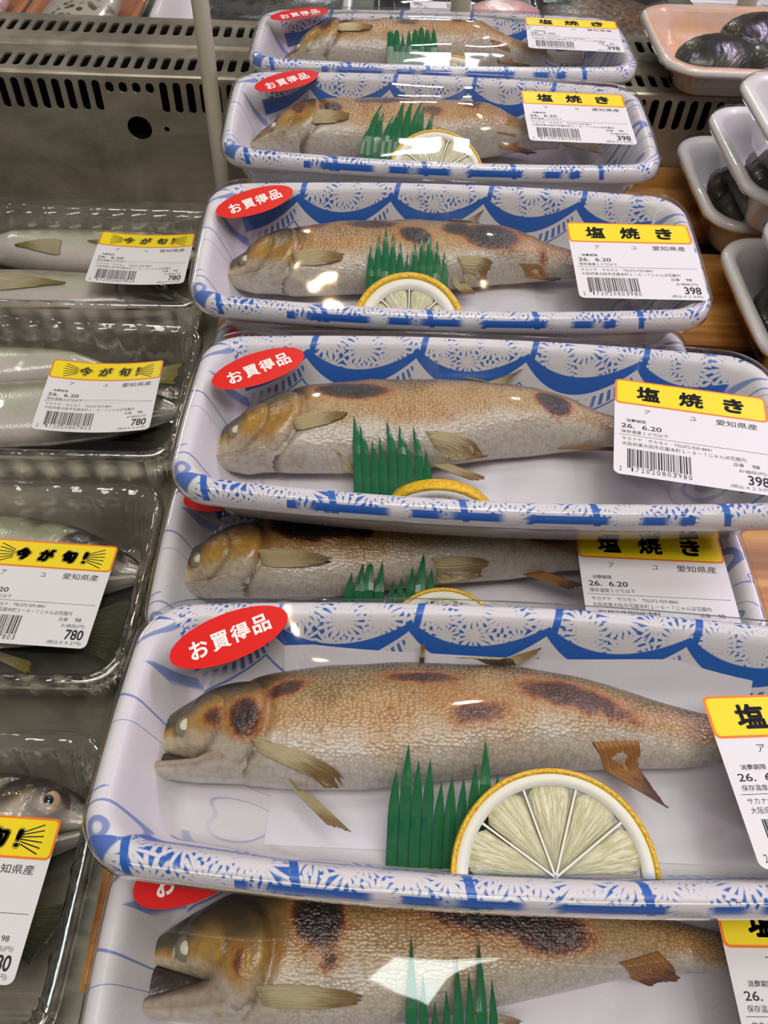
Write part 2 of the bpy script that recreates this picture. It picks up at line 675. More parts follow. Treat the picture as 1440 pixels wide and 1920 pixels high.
def slotted(rows, plains, to3, nrm, thick=0.0015, N=28):
    """rows: (v0,v1,[(uc,half_cell,sw,sh,vc)...]) cells with stadium holes; plains: (u0,u1,v0,v1)"""
    G = Geo()
    nrm = np.array(nrm)
    for (u0, u1, v0, v1) in plains:
        G.add([to3(u0, v0), to3(u1, v0), to3(u1, v1), to3(u0, v1)], [(0, 1, 2, 3)])
    for (v0, v1, cells) in rows:
        for (uc, hc, sw, sh, vc) in cells:
            A = [2 * math.pi * (k + 0.5) / N for k in range(N)]
            outer, inner = [], []
            r = min(sw, sh) / 2
            for t in A:
                c, s = math.cos(t), math.sin(t)
                px, py = r * c, r * s
                if sh > sw:
                    py += math.copysign((sh - sw) / 2, s)
                else:
                    px += math.copysign((sw - sh) / 2, c)
                inner.append((uc + px, vc + py))
            for (px, py) in inner:
                dx, dy = px - uc, py - vc
                k = min((hc / abs(dx)) if abs(dx) > 1e-9 else 1e9,
                        (((v1 - vc) if dy > 0 else (vc - v0)) / abs(dy)) if abs(dy) > 1e-9 else 1e9)
                outer.append([uc + dx * k, vc + dy * k])
            for cu in (uc - hc, uc + hc):
                for cv in (v0, v1):
                    j = min(range(N), key=lambda q: (outer[q][0] - cu) ** 2 + (outer[q][1] - cv) ** 2)
                    outer[j] = [cu, cv]
            V = [to3(*p) for p in outer] + [to3(*p) for p in inner] + \
                [tuple(np.array(to3(*p)) - nrm * thick) for p in inner]
            F = []
            for k in range(N):
                q = (k + 1) % N
                F.append((k, q, N + q, N + k))
                F.append((N + k, N + q, 2 * N + q, 2 * N + k))
            G.add(V, F)
    return G


vp = tag(link('vent_panel', None, M=Matrix.Translation((0.05, FACE_Y, -0.04))),
         'slotted stainless steel vent panel stepping up behind the fish packs', 'vent panel')


def vpart(name, G, mat, parent=vp, smooth=False):
    V = np.array(G.V) - np.array([0.05, FACE_Y, -0.04])
    return link(name, mesh(name, V, G.F, mat, smooth), parent)


PITCH = 0.0099
ncell = int((X1 - X0) / PITCH)
us = [X0 + PITCH * (k + 0.5) for k in range(ncell)]
ux1 = X0 + PITCH * ncell
# horizontal ledge: two rows of slots
yr = [(0.6405, 0.6685, 0.0058, 0.021, 0.6545), (0.6960, 0.7240, 0.0058, 0.0205, 0.7100)]
gl = slotted([(a0, b0, [(u, PITCH / 2, sw, sh, vc) for u in us]) for (a0, b0, sw, sh, vc) in yr],
             [(X0, ux1, FACE_Y + 0.0035, 0.6405), (X0, ux1, 0.6685, 0.6800), (X0, ux1, 0.6860, 0.6960), (X0, ux1, 0.7240, 0.7330)],
             lambda u, v: (u, v, LEDGE_Z if v < 0.683 else LEDGE_Z + 0.0022), (0, 0, 1))
prof = [(0.6800, LEDGE_Z), (0.6815, LEDGE_Z + 0.0004), (0.6832, LEDGE_Z + 0.0019), (0.6845, LEDGE_Z + 0.0024), (0.6860, LEDGE_Z + 0.0022)]
gl.add(*loft([[(X0, a, b), (ux1, a, b)] for a, b in prof], closed=False))
prof = [(0.7330, LEDGE_Z + 0.0022), (0.7345, LEDGE_Z + 0.0016), (0.7350, LEDGE_Z - 0.002), (0.7350, LEDGE_Z - 0.02)]
gl.add(*loft([[(X0, a, b), (ux1, a, b)] for a, b in prof], closed=False))
prof = [(FACE_Y + 0.0035, LEDGE_Z), (FACE_Y + 0.0016, LEDGE_Z - 0.0004), (FACE_Y + 0.0004, LEDGE_Z - 0.0016), (FACE_Y, LEDGE_Z - 0.0035)]
gl.add(*loft([[(X0, a, b), (ux1, a, b)] for a, b in prof], closed=False))
vpart('ledge', gl, M['steel'])
# vertical riser: long slots, four short ones, a round hole and a screw hole
cells, plains_f = [], []
for u in us:
    if -0.2005 < u < -0.160:
        cells.append((u, PITCH / 2, 0.0060, 0.0078, 0.0515))
    else:
        cells.append((u, PITCH / 2, 0.0058, 0.0225, 0.0450))
hx0 = -0.1815
gf = slotted([(0.0325, 0.0575, cells), (0.008, 0.0325, [(hx0, 0.013, 0.0185, 0.0185, 0.0212), (-0.1608, 0.0077, 0.0042, 0.0042, 0.0210)])],
             [(X0, hx0 - 0.013, 0.008, 0.0325), (-0.1531, ux1, 0.008, 0.0325), (X0, ux1, -0.040, 0.008)],
             lambda u, v: (u, FACE_Y, v), (0, -1, 0))
vpart('riser', gf, M['steel'])
# the dark duct behind the slots: black sheets with the shade in their colour
gd = Geo().add([(X0, 0.729, -0.04), (ux1, 0.729, -0.04), (ux1, 0.729, 0.05), (X0, 0.729, 0.05),
                (X0, FACE_Y + 0.004, 0.015), (ux1, FACE_Y + 0.004, 0.015)], [(0, 1, 2, 3), (4, 5, 1, 0)])
vpart('duct_shade', gd, M['dark'])

# wooden boards
plat = tag(link('board_platform', None, M=Matrix.Translation((0.15, 0.3, -0.04))),
           'row of stained wooden boards carrying the grilled fish packs', 'wooden platform')
WZ = 0.006
y = 0.6325
k = 0
while y > -0.12:
    y0 = y - (0.0995 if k else 0.0975)
    g = Geo()
    bv = 0.002
    for (a, b) in ((bv, 0),):
        pts = [(-0.0957 + bv, y0 + bv), (0.62, y0 + bv), (0.62, y - bv), (-0.0957 + bv, y - bv)]
        low = [(-0.0957, y0), (0.62, y0), (0.62, y), (-0.0957, y)]
        V = [(p[0], p[1], WZ) for p in pts] + [(p[0], p[1], WZ - bv) for p in low] + [(p[0], p[1], WZ - 0.006) for p in low]
        F = [(0, 1, 2, 3), (8, 11, 10, 9)]
        for i in range(4):
            j = (i + 1) % 4
            F += [(4 + i, 4 + j, j, i), (8 + i, 8 + j, 4 + j, 4 + i)]
    V = np.array(V) - np.array([0.15, 0.3, -0.04])
    link('board', mesh('board', V, F, M['wood'], False), plat)
    y = y0 - 0.0205
    k += 1
g = Geo().box(-0.088, 0.61, -0.11, 0.625, -0.040, WZ - 0.0061)  # black box added under the boards so the gaps look shaded
link('gap_shade_box', mesh('gap_shade_box', np.array(g.V) - np.array([0.15, 0.3, -0.04]), g.F, M['dark'], False), plat)

# cream post in front of the panel
def tube(pts, r, n=20):
    R = []
    for (p, rr) in zip(pts, r):
        R.append([(p[0] + rr * math.cos(2 * math.pi * k / n), p[1] + rr * math.sin(2 * math.pi * k / n), p[2]) for k in range(n)])
    return loft(R, True, True, True)


def post(x, y, z0, z1, r, label):
    t = tag(link('post', None, M=Matrix.Translation((x, y, z0))), label, 'post', 'cream posts of the display case')
    V, F = tube([(0, 0, 0), (0, 0, z1 - z0)], [r, r])
    F = F[:-2]
    link('shaft', mesh('shaft', V, F, M['pole']), t)
    V, F = tube([(0, 0, 0.0), (0, 0, 0.003), (0, 0, 0.004)], [r * 1.3, r * 1.3, r * 1.05])
    link('foot', mesh('foot', V, F, M['pole']), t)
    return t


post(-0.1172, 0.6035, -0.04, 0.60, 0.0058, 'cream enamelled post standing left of the grilled fish packs')
post(0.0690, 0.7830, 0.043, 0.6, 0.0085, 'cream post end behind the rearmost grilled fish pack')
post(0.325, 0.820, 0.050, 0.6, 0.0085, 'cream post behind the orange shellfish tray')


# ------------------------------------------------------------------ tray shells and film
def outline(hx, hy, bow, r, n=176, bowx=0.0012):
    """rounded rectangle with bowed sides; n points from the right side counter-clockwise"""
    pts = []
    segs = [((hx, -hy + r), (hx, hy - r)), None, ((hx - r, hy), (-hx + r, hy)), None,
            ((-hx, hy - r), (-hx, -hy + r)), None, ((-hx + r, -hy), (hx - r, -hy)), None]
    ns, nl, nc = int(n * 0.11), int(n * 0.27), int(n * 0.06)
    cen = [(hx - r, hy - r), (-hx + r, hy - r), (-hx + r, -hy + r), (hx - r, -hy + r)]
    for q in range(4):
        (a, b) = segs[2 * q]
        m = ns if q % 2 == 0 else nl
        for k in range(m):
            t = k / m
            pts.append((a[0] + (b[0] - a[0]) * t, a[1] + (b[1] - a[1]) * t))
        for k in range(nc * 2):
            th = q * math.pi / 2 + (math.pi / 2) * k / (nc * 2)
            pts.append((cen[q][0] + r * math.cos(th), cen[q][1] + r * math.sin(th)))
    P = np.array(pts)
    P[:, 1] += np.sign(P[:, 1]) * bow * np.clip(1 - (P[:, 0] / hx) ** 2, 0, 1) * np.clip(np.abs(P[:, 1]) / hy, 0, 1)
    P[:, 0] += np.sign(P[:, 0]) * bowx * np.clip(1 - (P[:, 1] / hy) ** 2, 0, 1)
    return P


def shell(profile, hx, hy, bow, r, floor_z, mat, flute=None, name='tray'):
    """profile: list of (inset, z, v) from the outside base, over the lip, to the inner floor"""
    rings, vs = [], []
    for (d, z, v) in profile:
        o = outline(hx - d, hy - d, bow, max(r - d * 0.55, 0.006))
        if flute and flute(d, z):
            k = np.arange(len(o))
            nrm = o / np.linalg.norm(o / np.array([hx, hy]) + 1e-9, axis=1, keepdims=True)
            o = o + np.sign(o) * (np.sin(k * 2 * math.pi / 4)[:, None] * flute(d, z))
        rings.append(np.c_[o, np.full(len(o), z)])
        vs.append(v)
    d, z, v = profile[-1]
    for s_ in (0.8, 0.5, 0.2):
        o = outline(hx - d, hy - d, bow, max(r - d * 0.55, 0.006)) * s_
        rings.append(np.c_[o, np.full(len(o), floor_z)])
        vs.append(v + 0.01)
    V, F = loft(np.array(rings), True, True, True)
    m = len(rings[0])
    uv = np.zeros((len(V), 2))
    uv[:, 1] = np.repeat(vs, m)
    uv[:, 0] = V[:, 0]
    return mesh(name, V, F, mat, True, uv)


def with_v(pr, lip_start):
    out, v = [], -0.02
    prev = None
    for i, (d, z) in enumerate(pr):
        if i < lip_start:
            out.append((d, z, -0.01))
        else:
            v = 0.0005 if i == lip_start else v + math.hypot(d - prev[0], z - prev[1])
            out.append((d, z, v))
        prev = (d, z)
    return out


TPROF = with_v([(0.0200, 0.0003), (0.0175, 0.0000), (0.0160, 0.0008), (0.0150, 0.0025), (0.0110, 0.0140), (0.0068, 0.0262), (0.0045, 0.0268),
                (0.0012, 0.0262), (0.0002, 0.0268), (0.0, 0.0285), (0.0003, 0.0320), (0.0014, 0.0345), (0.0032, 0.0357), (0.0052, 0.0358),
                (0.0072, 0.0348), (0.0088, 0.0325), (0.0105, 0.0285), (0.0135, 0.0210), (0.0170, 0.0120), (0.0200, 0.0058), (0.0225, 0.0036), (0.0250, 0.0030)], 8)
TRAY_ME = shell(TPROF, HX, HY, BOW, 0.017, 0.0030, M['pattern'])


def film_mesh(hx, hy, bow, r, ztop, bulge, skirt, mat, name='film_wrap', sag=0.0):
    rings = []
    for t in (0.03, 0.12, 0.22, 0.32, 0.42, 0.52, 0.62, 0.70, 0.78, 0.86, 0.92, 0.965, 0.99):
        o = outline(hx, hy, bow, r) * t
        z = np.array([ztop - sag * (1 - t ** 4) + bulge(p[0], p[1]) for p in o])
        rings.append(np.c_[o, z])
    for (d, z) in skirt:
        o = outline(hx - d, hy - d, bow, max(r - d * 0.55, 0.006))
        k = np.arange(len(o))
        rings.append(np.c_[o, np.full(len(o), z)])
    V, F = loft(np.array(rings), True, True, False)
    return mesh(name, V, F, mat, True)


SKIRT = [(-0.0002, 0.0345), (-0.0004, 0.0310), (-0.0004, 0.0280), (0.0010, 0.0255), (0.0058, 0.0235), (0.0100, 0.0140), (0.0145, 0.0022), (0.0170, -0.0006), (0.03, -0.0006)]


# ------------------------------------------------------------------ printed labels
def text_geo(body, cx, cy, wid, hgt, bold=0.0, space=1.0, shear=0.0):
    cu = bpy.data.curves.new('t', 'FONT')
    cu.body = body
    cu.size = 1.0
    cu.offset = bold
    cu.resolution_u = 3
    cu.space_character = space
    cu.shear = shear
    o = bpy.data.objects.new('t', cu)
    COL.objects.link(o)
    dg = bpy.context.evaluated_depsgraph_get()
    me = bpy.data.meshes.new_from_object(o.evaluated_get(dg))
    V = np.zeros(len(me.vertices) * 3)
    me.vertices.foreach_get('co', V)
    V = V.reshape(-1, 3)
    F = [tuple(p.vertices) for p in me.polygons]
    bpy.data.objects.remove(o)
    bpy.data.curves.remove(cu)
    bpy.data.meshes.remove(me)
    if len(V) == 0:
        return V, F
    lo, hi = V.min(0), V.max(0)
    V = V - (lo + hi) / 2
    sz = np.maximum(hi - lo, 1e-6)
    sx = wid / sz[0]
    sy = hgt / sz[1] if hgt else sx
    V = V * np.array([sx, sy, 0]) + np.array([cx, cy, 0])
    return V, F


LW, LH = 0.0645, 0.0580
mm = 0.001


def lab_xy(fx, ymm):
    return (fx - 0.5) * LW, LH / 2 - ymm * mm


def T(G, s, fx0, fx1, ymm, hmm, bold=0.0, fat=0.0, ring=8, **kw):
    x0, yy = lab_xy(fx0, ymm)
    x1, _ = lab_xy(fx1, ymm)
    V, F = text_geo(s, (x0 + x1) / 2, yy, x1 - x0, hmm * mm, bold, **kw)
    if fat and len(V):
        for k in range(ring):
            t = 2 * math.pi * (k + 0.5) / ring
            G.add(V + np.array([fat * mm * math.cos(t) * 1.15, fat * mm * math.sin(t), 0]), F)
    else:
        G.add(V, F)


def rrect(x0, x1, y0, y1, r, rtop=True, rbot=True, nx=14):
    ys = []
    n = 5
    if rbot:
        ys += [y0 + r * (1 - math.cos(math.pi / 2 * k / n)) for k in range(n)]
    else:
        ys += [y0]
    ys += list(np.linspace(y0 + (r if rbot else (y1 - y0) * 0.15), y1 - (r if rtop else (y1 - y0) * 0.15), 6))
    if rtop:
        ys += [y1 - r * (1 - math.cos(math.pi / 2 * k / n)) for k in range(n - 1, -1, -1)]
    else:
        ys += [y1]
    rows = []
    for yy in ys:
        ins = 0
        if rbot and yy < y0 + r:
            q = (y0 + r - yy)
            ins = r - math.sqrt(max(r * r - q * q, 0))
        if rtop and yy > y1 - r:
            q = (yy - (y1 - r))
            ins = r - math.sqrt(max(r * r - q * q, 0))
        rows.append([(x0 + ins + (x1 - x0 - 2 * ins) * k / nx, yy, 0) for k in range(nx + 1)])
    return loft(rows, closed=False)


def build_label(kind):
    """returns [(name, V, F, mat, layer)]"""
    out = []
    out.append(('label_sheet', *rrect(-LW / 2, LW / 2, -LH / 2, LH / 2, 0.0028), M['label'], 0))
    yb = LH / 2 - 0.0158
    out.append(('header_border', *rrect(-LW / 2, LW / 2, yb, LH / 2, 0.0022), M['orange'], 1))
    out.append(('header_band', *rrect(-LW / 2 + 0.0009, LW / 2 - 0.0009, yb + 0.0009, LH / 2 - 0.0009, 0.0016), M['yellow'], 2))
    if kind == 'grilled':
        G = Geo()
        T(G, '塩', 0.150, 0.295, 8.0, 8.6, fat=0.36)
        T(G, '焼', 0.430, 0.580, 8.0, 8.6, fat=0.34)
        T(G, 'き', 0.725, 0.845, 8.0, 8.2, fat=0.50)
        out.append(('header_text', G.V, G.F, M['black'], 3))
    else:
        for (mt, ly, ft) in ((M['black'], 3, 0.95), (M['yellow'], 4, 0.66), (M['black'], 5, 0.30)):
            G = Geo()
            for s, a, b, h in (('今', 0.255, 0.355, 6.6), ('が', 0.43, 0.535, 6.6), ('旬', 0.61, 0.705, 6.6), ('!', 0.768, 0.784, 6.6)):
                T(G, s, a, b, 8.2, h, fat=ft, ring=10, shear=0.15)
            out.append(('header_text', G.V, G.F, mt, ly))
        for sgn, cx in ((-1, 0.235), (1, 0.795)):
            G = Geo()
            for k in range(6):
                a = -0.42 + 0.84 * k / 5
                x0_, y0_ = lab_xy(cx, 8.2 + (k - 2.5) * 0.9)
                L_ = 0.0082
                dx, dy = sgn * math.cos(a) * L_, -sgn * math.sin(a) * L_ * sgn
                nx_, ny_ = -dy / L_ * 0.00026, dx / L_ * 0.00026
                G.add([(x0_ - nx_, y0_ - ny_, 0), (x0_ + dx - nx_, y0_ + dy - ny_, 0), (x0_ + dx + nx_, y0_ + dy + ny_, 0), (x0_ + nx_, y0_ + ny_, 0)], [(0, 1, 2, 3)])
            out.append(('header_rays', G.V, G.F, M['black'], 3))
    G = Geo()
    T(G, 'ア', 0.195, 0.235, 19.6, 2.7)
    T(G, 'ユ', 0.490, 0.535, 19.6, 2.1)
    T(G, '愛知県産', 0.66, 0.925, 19.6, 3.5, 0.004)
    T(G, '消費期限', 0.075, 0.205, 26.0, 1.9, 0.01)
    T(G, '26.  6.20', 0.045, 0.305, 29.4, 2.7, 0.012)
    T(G, '保存温度１０℃以下', 0.045, 0.345, 32.9, 2.0, 0.004)
    T(G, 'サカナヤ　サカモト　TEL072-929-8841', 0.05, 0.615, 37.2, 1.9)
    T(G, '大阪府東大阪市花園本町１－６－７じゃんぼ花園内', 0.05, 0.825, 40.2, 2.2)
    T(G, '品番', 0.745, 0.81, 43.4, 1.9)
    T(G, '98', 0.86, 0.905, 43.4, 2.0, 0.006)
    T(G, 'お値段(円)', 0.775, 0.945, 46.8, 2.1)
    T(G, '398' if kind == 'grilled' else '780', 0.825, 0.955, 51.3, 5.4, 0.022)
    T(G, '(税込４２９円)' if kind == 'grilled' else '(税込８４２円)', 0.715, 0.955, 55.7, 2.2)
    code = '172020803980' if kind == 'grilled' else '172020807803'
    T(G, '2', 0.035, 0.052, 54.8, 2.5)
    for i, ch in enumerate(code):
        fx = 0.105 + i * 0.0325
        T(G, ch, fx + (0.006 if ch == '1' else 0), fx + (0.016 if ch == '1' else 0.021), 54.6, 2.5)
    x0, yy = lab_xy(0.03, 35.0)
    x1, _ = lab_xy(0.97, 35.0)
    G.add([(x0, yy - 0.0001, 0), (x1, yy - 0.0001, 0), (x1, yy + 0.0001, 0), (x0, yy + 0.0001, 0)], [(0, 1, 2, 3)])
    out.append(('printed_text', G.V, G.F, M['black'], 1))
    G = Geo()
    rs = random.Random(7)
    x, end = lab_xy(0.085, 0)[0], lab_xy(0.475, 0)[0]
    n = 0
    while x < end:
        bw = rs.choice([0.22, 0.22, 0.44, 0.66]) * mm
        tall = 53.0 if n not in (0, 1, 14, 15, 28, 29) else 54.0
        G.add([(x, LH / 2 - tall * mm, 0), (x + bw, LH / 2 - tall * mm, 0), (x + bw, LH / 2 - 43.0 * mm, 0), (x, LH / 2 - 43.0 * mm, 0)], [(0, 1, 2, 3)])
        x += bw + rs.choice([0.22, 0.22, 0.44, 0.5]) * mm
        n += 1
    out.append(('barcode', G.V, G.F, M['black'], 1))
    return out


LABELS = {k: build_label(k) for k in ('grilled', 'fresh')}


def add_label(parent, kind, x, y, z, rot, zfun=None, slope=(0, 0)):
    """a price label lying on the film of a pack"""
    root = None
    for (name, V, F, mat, layer) in LABELS[kind]:
        V = np.array(V, float)
        if zfun is not None:
            V[:, 2] = zfun(V[:, 0], V[:, 1])
        V[:, 2] += V[:, 0] * slope[0] + V[:, 1] * slope[1] + layer * 0.00005
        me = mesh(name, V, F, mat, layer == 0)
        if root is None:
            root = link('price_label', me, parent, Matrix.Translation((x, y, z)) @ Matrix.Rotation(rot, 4, 'Z'))
        else:
            link(name, me, root)
    return root


def ellipse(a, b, n=48):
    rows = []
    for k in range(0, 17):
        t = -1 + 2 * k / 16
        t = math.sin(t * math.pi / 2)
        h = b * math.sqrt(max(1 - t * t, 1e-4))
        rows.append([(a * t, -h + 2 * h * j / 8, 0) for j in range(9)])
    return loft(rows, closed=False)


ST_V, ST_F = ellipse(0.0222, 0.0104)
STXT = Geo()
for i, ch in enumerate('お買得品'):
    V, F = text_geo(ch, -0.0117 + i * 0.0078, -0.0003 + i * 0.0001, 0.0070, 0.0078, 0.026, shear=0.1)
    STXT.add(V, F)
ST_ME = mesh('sale_sticker', ST_V, ST_F, M['red'])
STT_ME = mesh('sticker_text', STXT.V, STXT.F, M['ink'], False)


def add_sticker(parent, x, y, z, rot):
    s = link('sale_sticker', ST_ME, parent, Matrix.Translation((x, y, z)) @ Matrix.Rotation(rot, 4, 'Z'))
    link('sticker_text', STT_ME, s, Matrix.Translation((0, 0, 0.0001)))
    return s


# ------------------------------------------------------------------ fish
def smooth1(a, k=5):
    ker = np.hanning(k * 2 + 3)[1:-1]
    ker /= ker.sum()
    p = np.pad(a, len(ker) // 2, mode='edge')
    return np.convolve(p, ker, 'valid')


def build_fish(name, top, bot, M4, label, cat_group, b=0.0150, floor=0.0031, zlift=0.0, flip=False, gape=0.004,
               chars=(), raw=False, seed=1, fins=(), eye='cooked', jawlen=0.0, mat=None, gold=0.5, headscale=1.0, tone=0.0, wash=0.0):
    """top/bot: [(x,y)] dorsal and ventral outline from snout to tail base, seen from above. Flat on its side."""
    top, bot = np.array(top, float), np.array(bot, float)
    x0, x1 = top[0, 0], top[-1, 0]
    sg = 1.0 if x1 > x0 else -1.0                     # head at the left (1) or at the right (-1)
    L_ = abs(x1 - x0)
    n, m = 150, 56
    s = (np.linspace(0, 1, n) ** 1.35)
    xs = x0 + sg * s * L_
    ty = np.interp(s * L_, sg * (top[:, 0] - x0), top[:, 1])
    by = np.interp(s * L_, sg * (bot[:, 0] - x0), bot[:, 1])
    hs = headscale
    d = s * L_
    # upper jaw line from snout to the jaw hinge, then down to the throat
    hinge = 0.022 * hs
    ysn = top[0, 1]
    dirv = 1.0 if np.mean(ty - by) > 0 else -1.0      # dorsal side towards +y or -y
    jaw_y = ysn - dirv * (0.0015 + 0.0062 * hs * np.clip(d / hinge, 0, 1) ** 0.9)
    k = sstep(hinge, hinge + 0.013 * hs, d)
    by_b = jaw_y * (1 - k) + by * k
    ty, by_b = smooth1(ty, 4), smooth1(by_b, 3)
    by_s = smooth1(by, 5)
    a = np.abs(ty - by_b) / 2
    a = np.maximum(a, 0.0012)
    a *= np.clip(np.sqrt(np.clip(d / 0.004, 0, 1)), 0.25, 1)
    yc = (ty + by_b) / 2
    bb = b * np.clip((a / (0.62 * a.max())), 0, 1) ** 0.75
    bb *= 0.30 + 0.70 * sstep(0, 0.045 * hs, d)
    bb *= 1 - 0.45 * sstep(0.72, 1.0, s)
    zc = floor + zlift + b * 0.96 - (b - bb) * 0.25
    th = np.linspace(0, 2 * np.pi, m, endpoint=False)
    C, S = np.cos(th), np.sin(th)
    Y = yc[:, None] + a[:, None] * np.sign(C) * np.abs(C) ** 0.92 * dirv
    Z = zc[:, None] + bb[:, None] * np.sign(S) * np.abs(S) ** 0.88
    XX = np.repeat(xs[:, None], m, 1)
    D = np.repeat(d[:, None], m, 1)
    up = np.clip(S, 0, 1)[None, :].repeat(n, 0)
    T_ = (C[None, :].repeat(n, 0) + 1) / 2            # 0 belly .. 1 back
    rel = (Y - yc[:, None]) * dirv
    # gill cover, cheek and creases as relief
    gx, gr = 0.0300 * hs, 0.0145 * hs
    gy = -0.0015
    rho = np.sqrt(((D - gx) / gr) ** 2 + ((rel - gy) / (gr * 1.15)) ** 2)
    dz = 0.0022 * sstep(1.10, 0.84, rho)
    dz -= 0.0020 * np.exp(-((rho - 1.12) / 0.10) ** 2) * (D > gx - 0.004)
    rho2 = np.sqrt(((D - 0.0215 * hs) / (0.0085 * hs)) ** 2 + ((rel + 0.002) / (0.010 * hs)) ** 2)
    dz += 0.0012 * sstep(1.15, 0.85, rho2)
    ex, ey = (0.0205 * hs, 0.0008 * hs) if raw else (0.0165 * hs, -0.0026 * hs)
    re = np.sqrt((D - ex) ** 2 + (rel - ey) ** 2)
    dz -= 0.0008 * np.exp(-(re / (0.0044 * hs)) ** 4)
    dz += 0.0007 * np.exp(-((re - 0.0056 * hs) / 0.0012) ** 2)
    if not raw:
        dz += (fbm(XX * 60 + 30, Y * 60 + 30, seed, 3) - 0.5) * 0.0026 * sstep(0.04, 0.07, D)
        dz += (fbm(XX * 300 + 30, Y * 300 + 30, seed + 3, 2) - 0.5) * 0.0006
    Z = Z + dz * up
    V = np.stack([XX, Y, Z], -1)
    # ---- colours
    nz = fbm(XX * 90 + 50, Y * 90 + 50, seed + 5, 3)
    nz2 = fbm(XX * 28 + 50, Y * 40 + 50, seed + 9, 2)
    t = T_ + (nz - 0.5) * 0.28 + tone * sstep(0.05, 0.35, T_)
    def mixc(c0, c1, f):
        return c0 * (1 - f[..., None]) + c1 * f[..., None]
    A = lambda *c: np.array(lin(*c))[None, None, :] * np.ones((n, m, 1))
    if raw:
        col = mixc(A(216, 204, 196), A(200, 198, 180), sstep(0.18, 0.40, t))
        col = mixc(col, A(156, 154, 124), sstep(0.48, 0.74, t))
        col = mixc(col, A(84, 80, 58), sstep(0.78, 0.95, t))
        head = sstep(0.047 * hs, 0.037 * hs, D)
        hc = mixc(A(212, 196, 186), A(196, 176, 150), sstep(0.3, 0.6, t))
        hc = mixc(hc, A(36, 33, 27), sstep(0.50, 0.66, t))
        hc = mixc(hc, A(64, 52, 46), sstep(0.012, 0.002, np.abs(rho - 1.0) * gr) * (t > 0.45) * 0.8)
        hc = mixc(hc, A(90, 78, 70), np.exp(-((re - 0.0062) / 0.002) ** 2) * 0.5)
        col = mixc(col, hc, head)
    else:
        belly, gold_c, pale = A(212, 208, 202), A(188, 132, 44), A(196, 170, 124)
        col = mixc(belly, pale, sstep(0.14, 0.36, t))
        col = mixc(col, gold_c, sstep(0.30, 0.62, t + (nz2 - 0.5) * 0.9) * gold)
        col = mixc(col, A(134, 110, 60), sstep(0.50, 0.74, t + (nz2 - 0.5) * 0.3))
        col = mixc(col, A(76, 68, 42), sstep(0.70, 0.90, t))
        col = mixc(col, A(190, 136, 46), wash * (0.55 + 0.9 * nz) * sstep(0.02, 0.25, t))
        head = sstep(0.050 * hs, 0.040 * hs, D)
        hc = mixc(A(210, 202, 188), A(190, 148, 66), sstep(0.13, 0.30, t))
        hc = mixc(hc, A(132, 112, 66), sstep(0.42, 0.64, t))
        hc = mixc(hc, A(66, 60, 42), sstep(0.56, 0.76, t + 0.10 * sstep(0.034, 0.014, D)))
        hc = mixc(hc, A(206, 164, 58), np.exp(-((D - 0.024) / 0.006) ** 2 - ((rel + 0.004) / 0.006) ** 2) * 0.8)
        hc = mixc(hc, A(78, 74, 58), sstep(0.020, 0.010, D) * sstep(0.30, 0.5, t))
        hc = mixc(hc, A(86, 68, 40), np.exp(-((rho - 1.12) / 0.08) ** 2) * 0.9 * (D > gx - 0.004))
        hc = mixc(hc, A(96, 78, 46), np.exp(-((rho2 - 1.10) / 0.10) ** 2) * 0.7)
        col = mixc(col, hc, head)
    if not raw:
        col = col * np.array([0.84, 0.79, 0.72])
    lip = sstep(0.30, 0.12, T_) * sstep(hinge * 1.02, hinge * 0.9, D)
    col = mixc(col, A(186, 172, 142) if not raw else A(200, 190, 170), lip * 0.9)
    char = np.zeros((n, m))
    for (cx, cy, rx, ry, an, st) in chars:
        ca, sa = math.cos(an), math.sin(an)
        u = (XX - cx) * ca + (Y - cy) * sa
        v = -(XX - cx) * sa + (Y - cy) * ca
        q = (u / rx) ** 2 + (v / ry) ** 2
        char = np.maximum(char, st * np.exp(-q ** 1.5 * 0.75))
    char *= (S[None, :] > -0.1)
    skin = sstep(0.045 * hs, 0.055 * hs, D)
    Vb, Fb = loft(V, True, True, True)
    cols, chs, sks = [col.reshape(-1, 3)], [char.reshape(-1)], [skin.reshape(-1)]
    G = Geo().add(Vb, Fb)
    # ---- lower jaw and mouth lining, same skin; mouth shade put into the lining colour
    hy = np.interp(hinge, d, by_b)
    thr = 0.040 * hs
    ty_thr = np.interp(thr, d, by_s)
    tipx, tipy = -0.0015 + jawlen, ysn - dirv * (0.0050 + gape)
    nj = 22
    q = np.linspace(0, 1, nj)
    jd = tipx + (thr - tipx) * q
    low = tipy + (ty_thr - tipy) * q ** 0.9 - dirv * 0.0006 * np.sin(np.pi * q)
    y_thr = float(np.interp(thr, d, yc))
    jtop = np.interp(jd, [tipx, hinge, thr], [tipy + dirv * 0.0034 * hs, hy - dirv * 0.0006, y_thr])
    thick = np.maximum(np.abs(jtop - low) / 2, 0.0012) * (0.55 + 0.45 * np.clip(np.sqrt(q / 0.08), 0, 1))
    yj = (low + jtop) / 2
    zj = np.interp(jd, d, zc)
    bj = (0.0030 + 0.0085 * q ** 1.2) * (0.4 + 0.6 * np.clip(np.sqrt(q / 0.08), 0, 1)) * hs
    mj = 20
    tj = np.linspace(0, 2 * np.pi, mj, endpoint=False)
    JV = np.stack([np.repeat((x0 + sg * jd)[:, None], mj, 1), yj[:, None] + thick[:, None] * np.cos(tj) * dirv,
                   zj[:, None] + bj[:, None] * np.sin(tj)], -1)
    Vj, Fj = loft(JV, True, True, True)
    G.add(Vj, Fj)
    ct = (np.cos(tj) + 1)[None, :].repeat(nj, 0) / 2
    jc0 = np.array(lin(196, 188, 172)) if not raw else np.array(lin(206, 198, 186))
    jc1 = np.array(lin(146, 112, 92)) if not raw else np.array(lin(150, 140, 122))
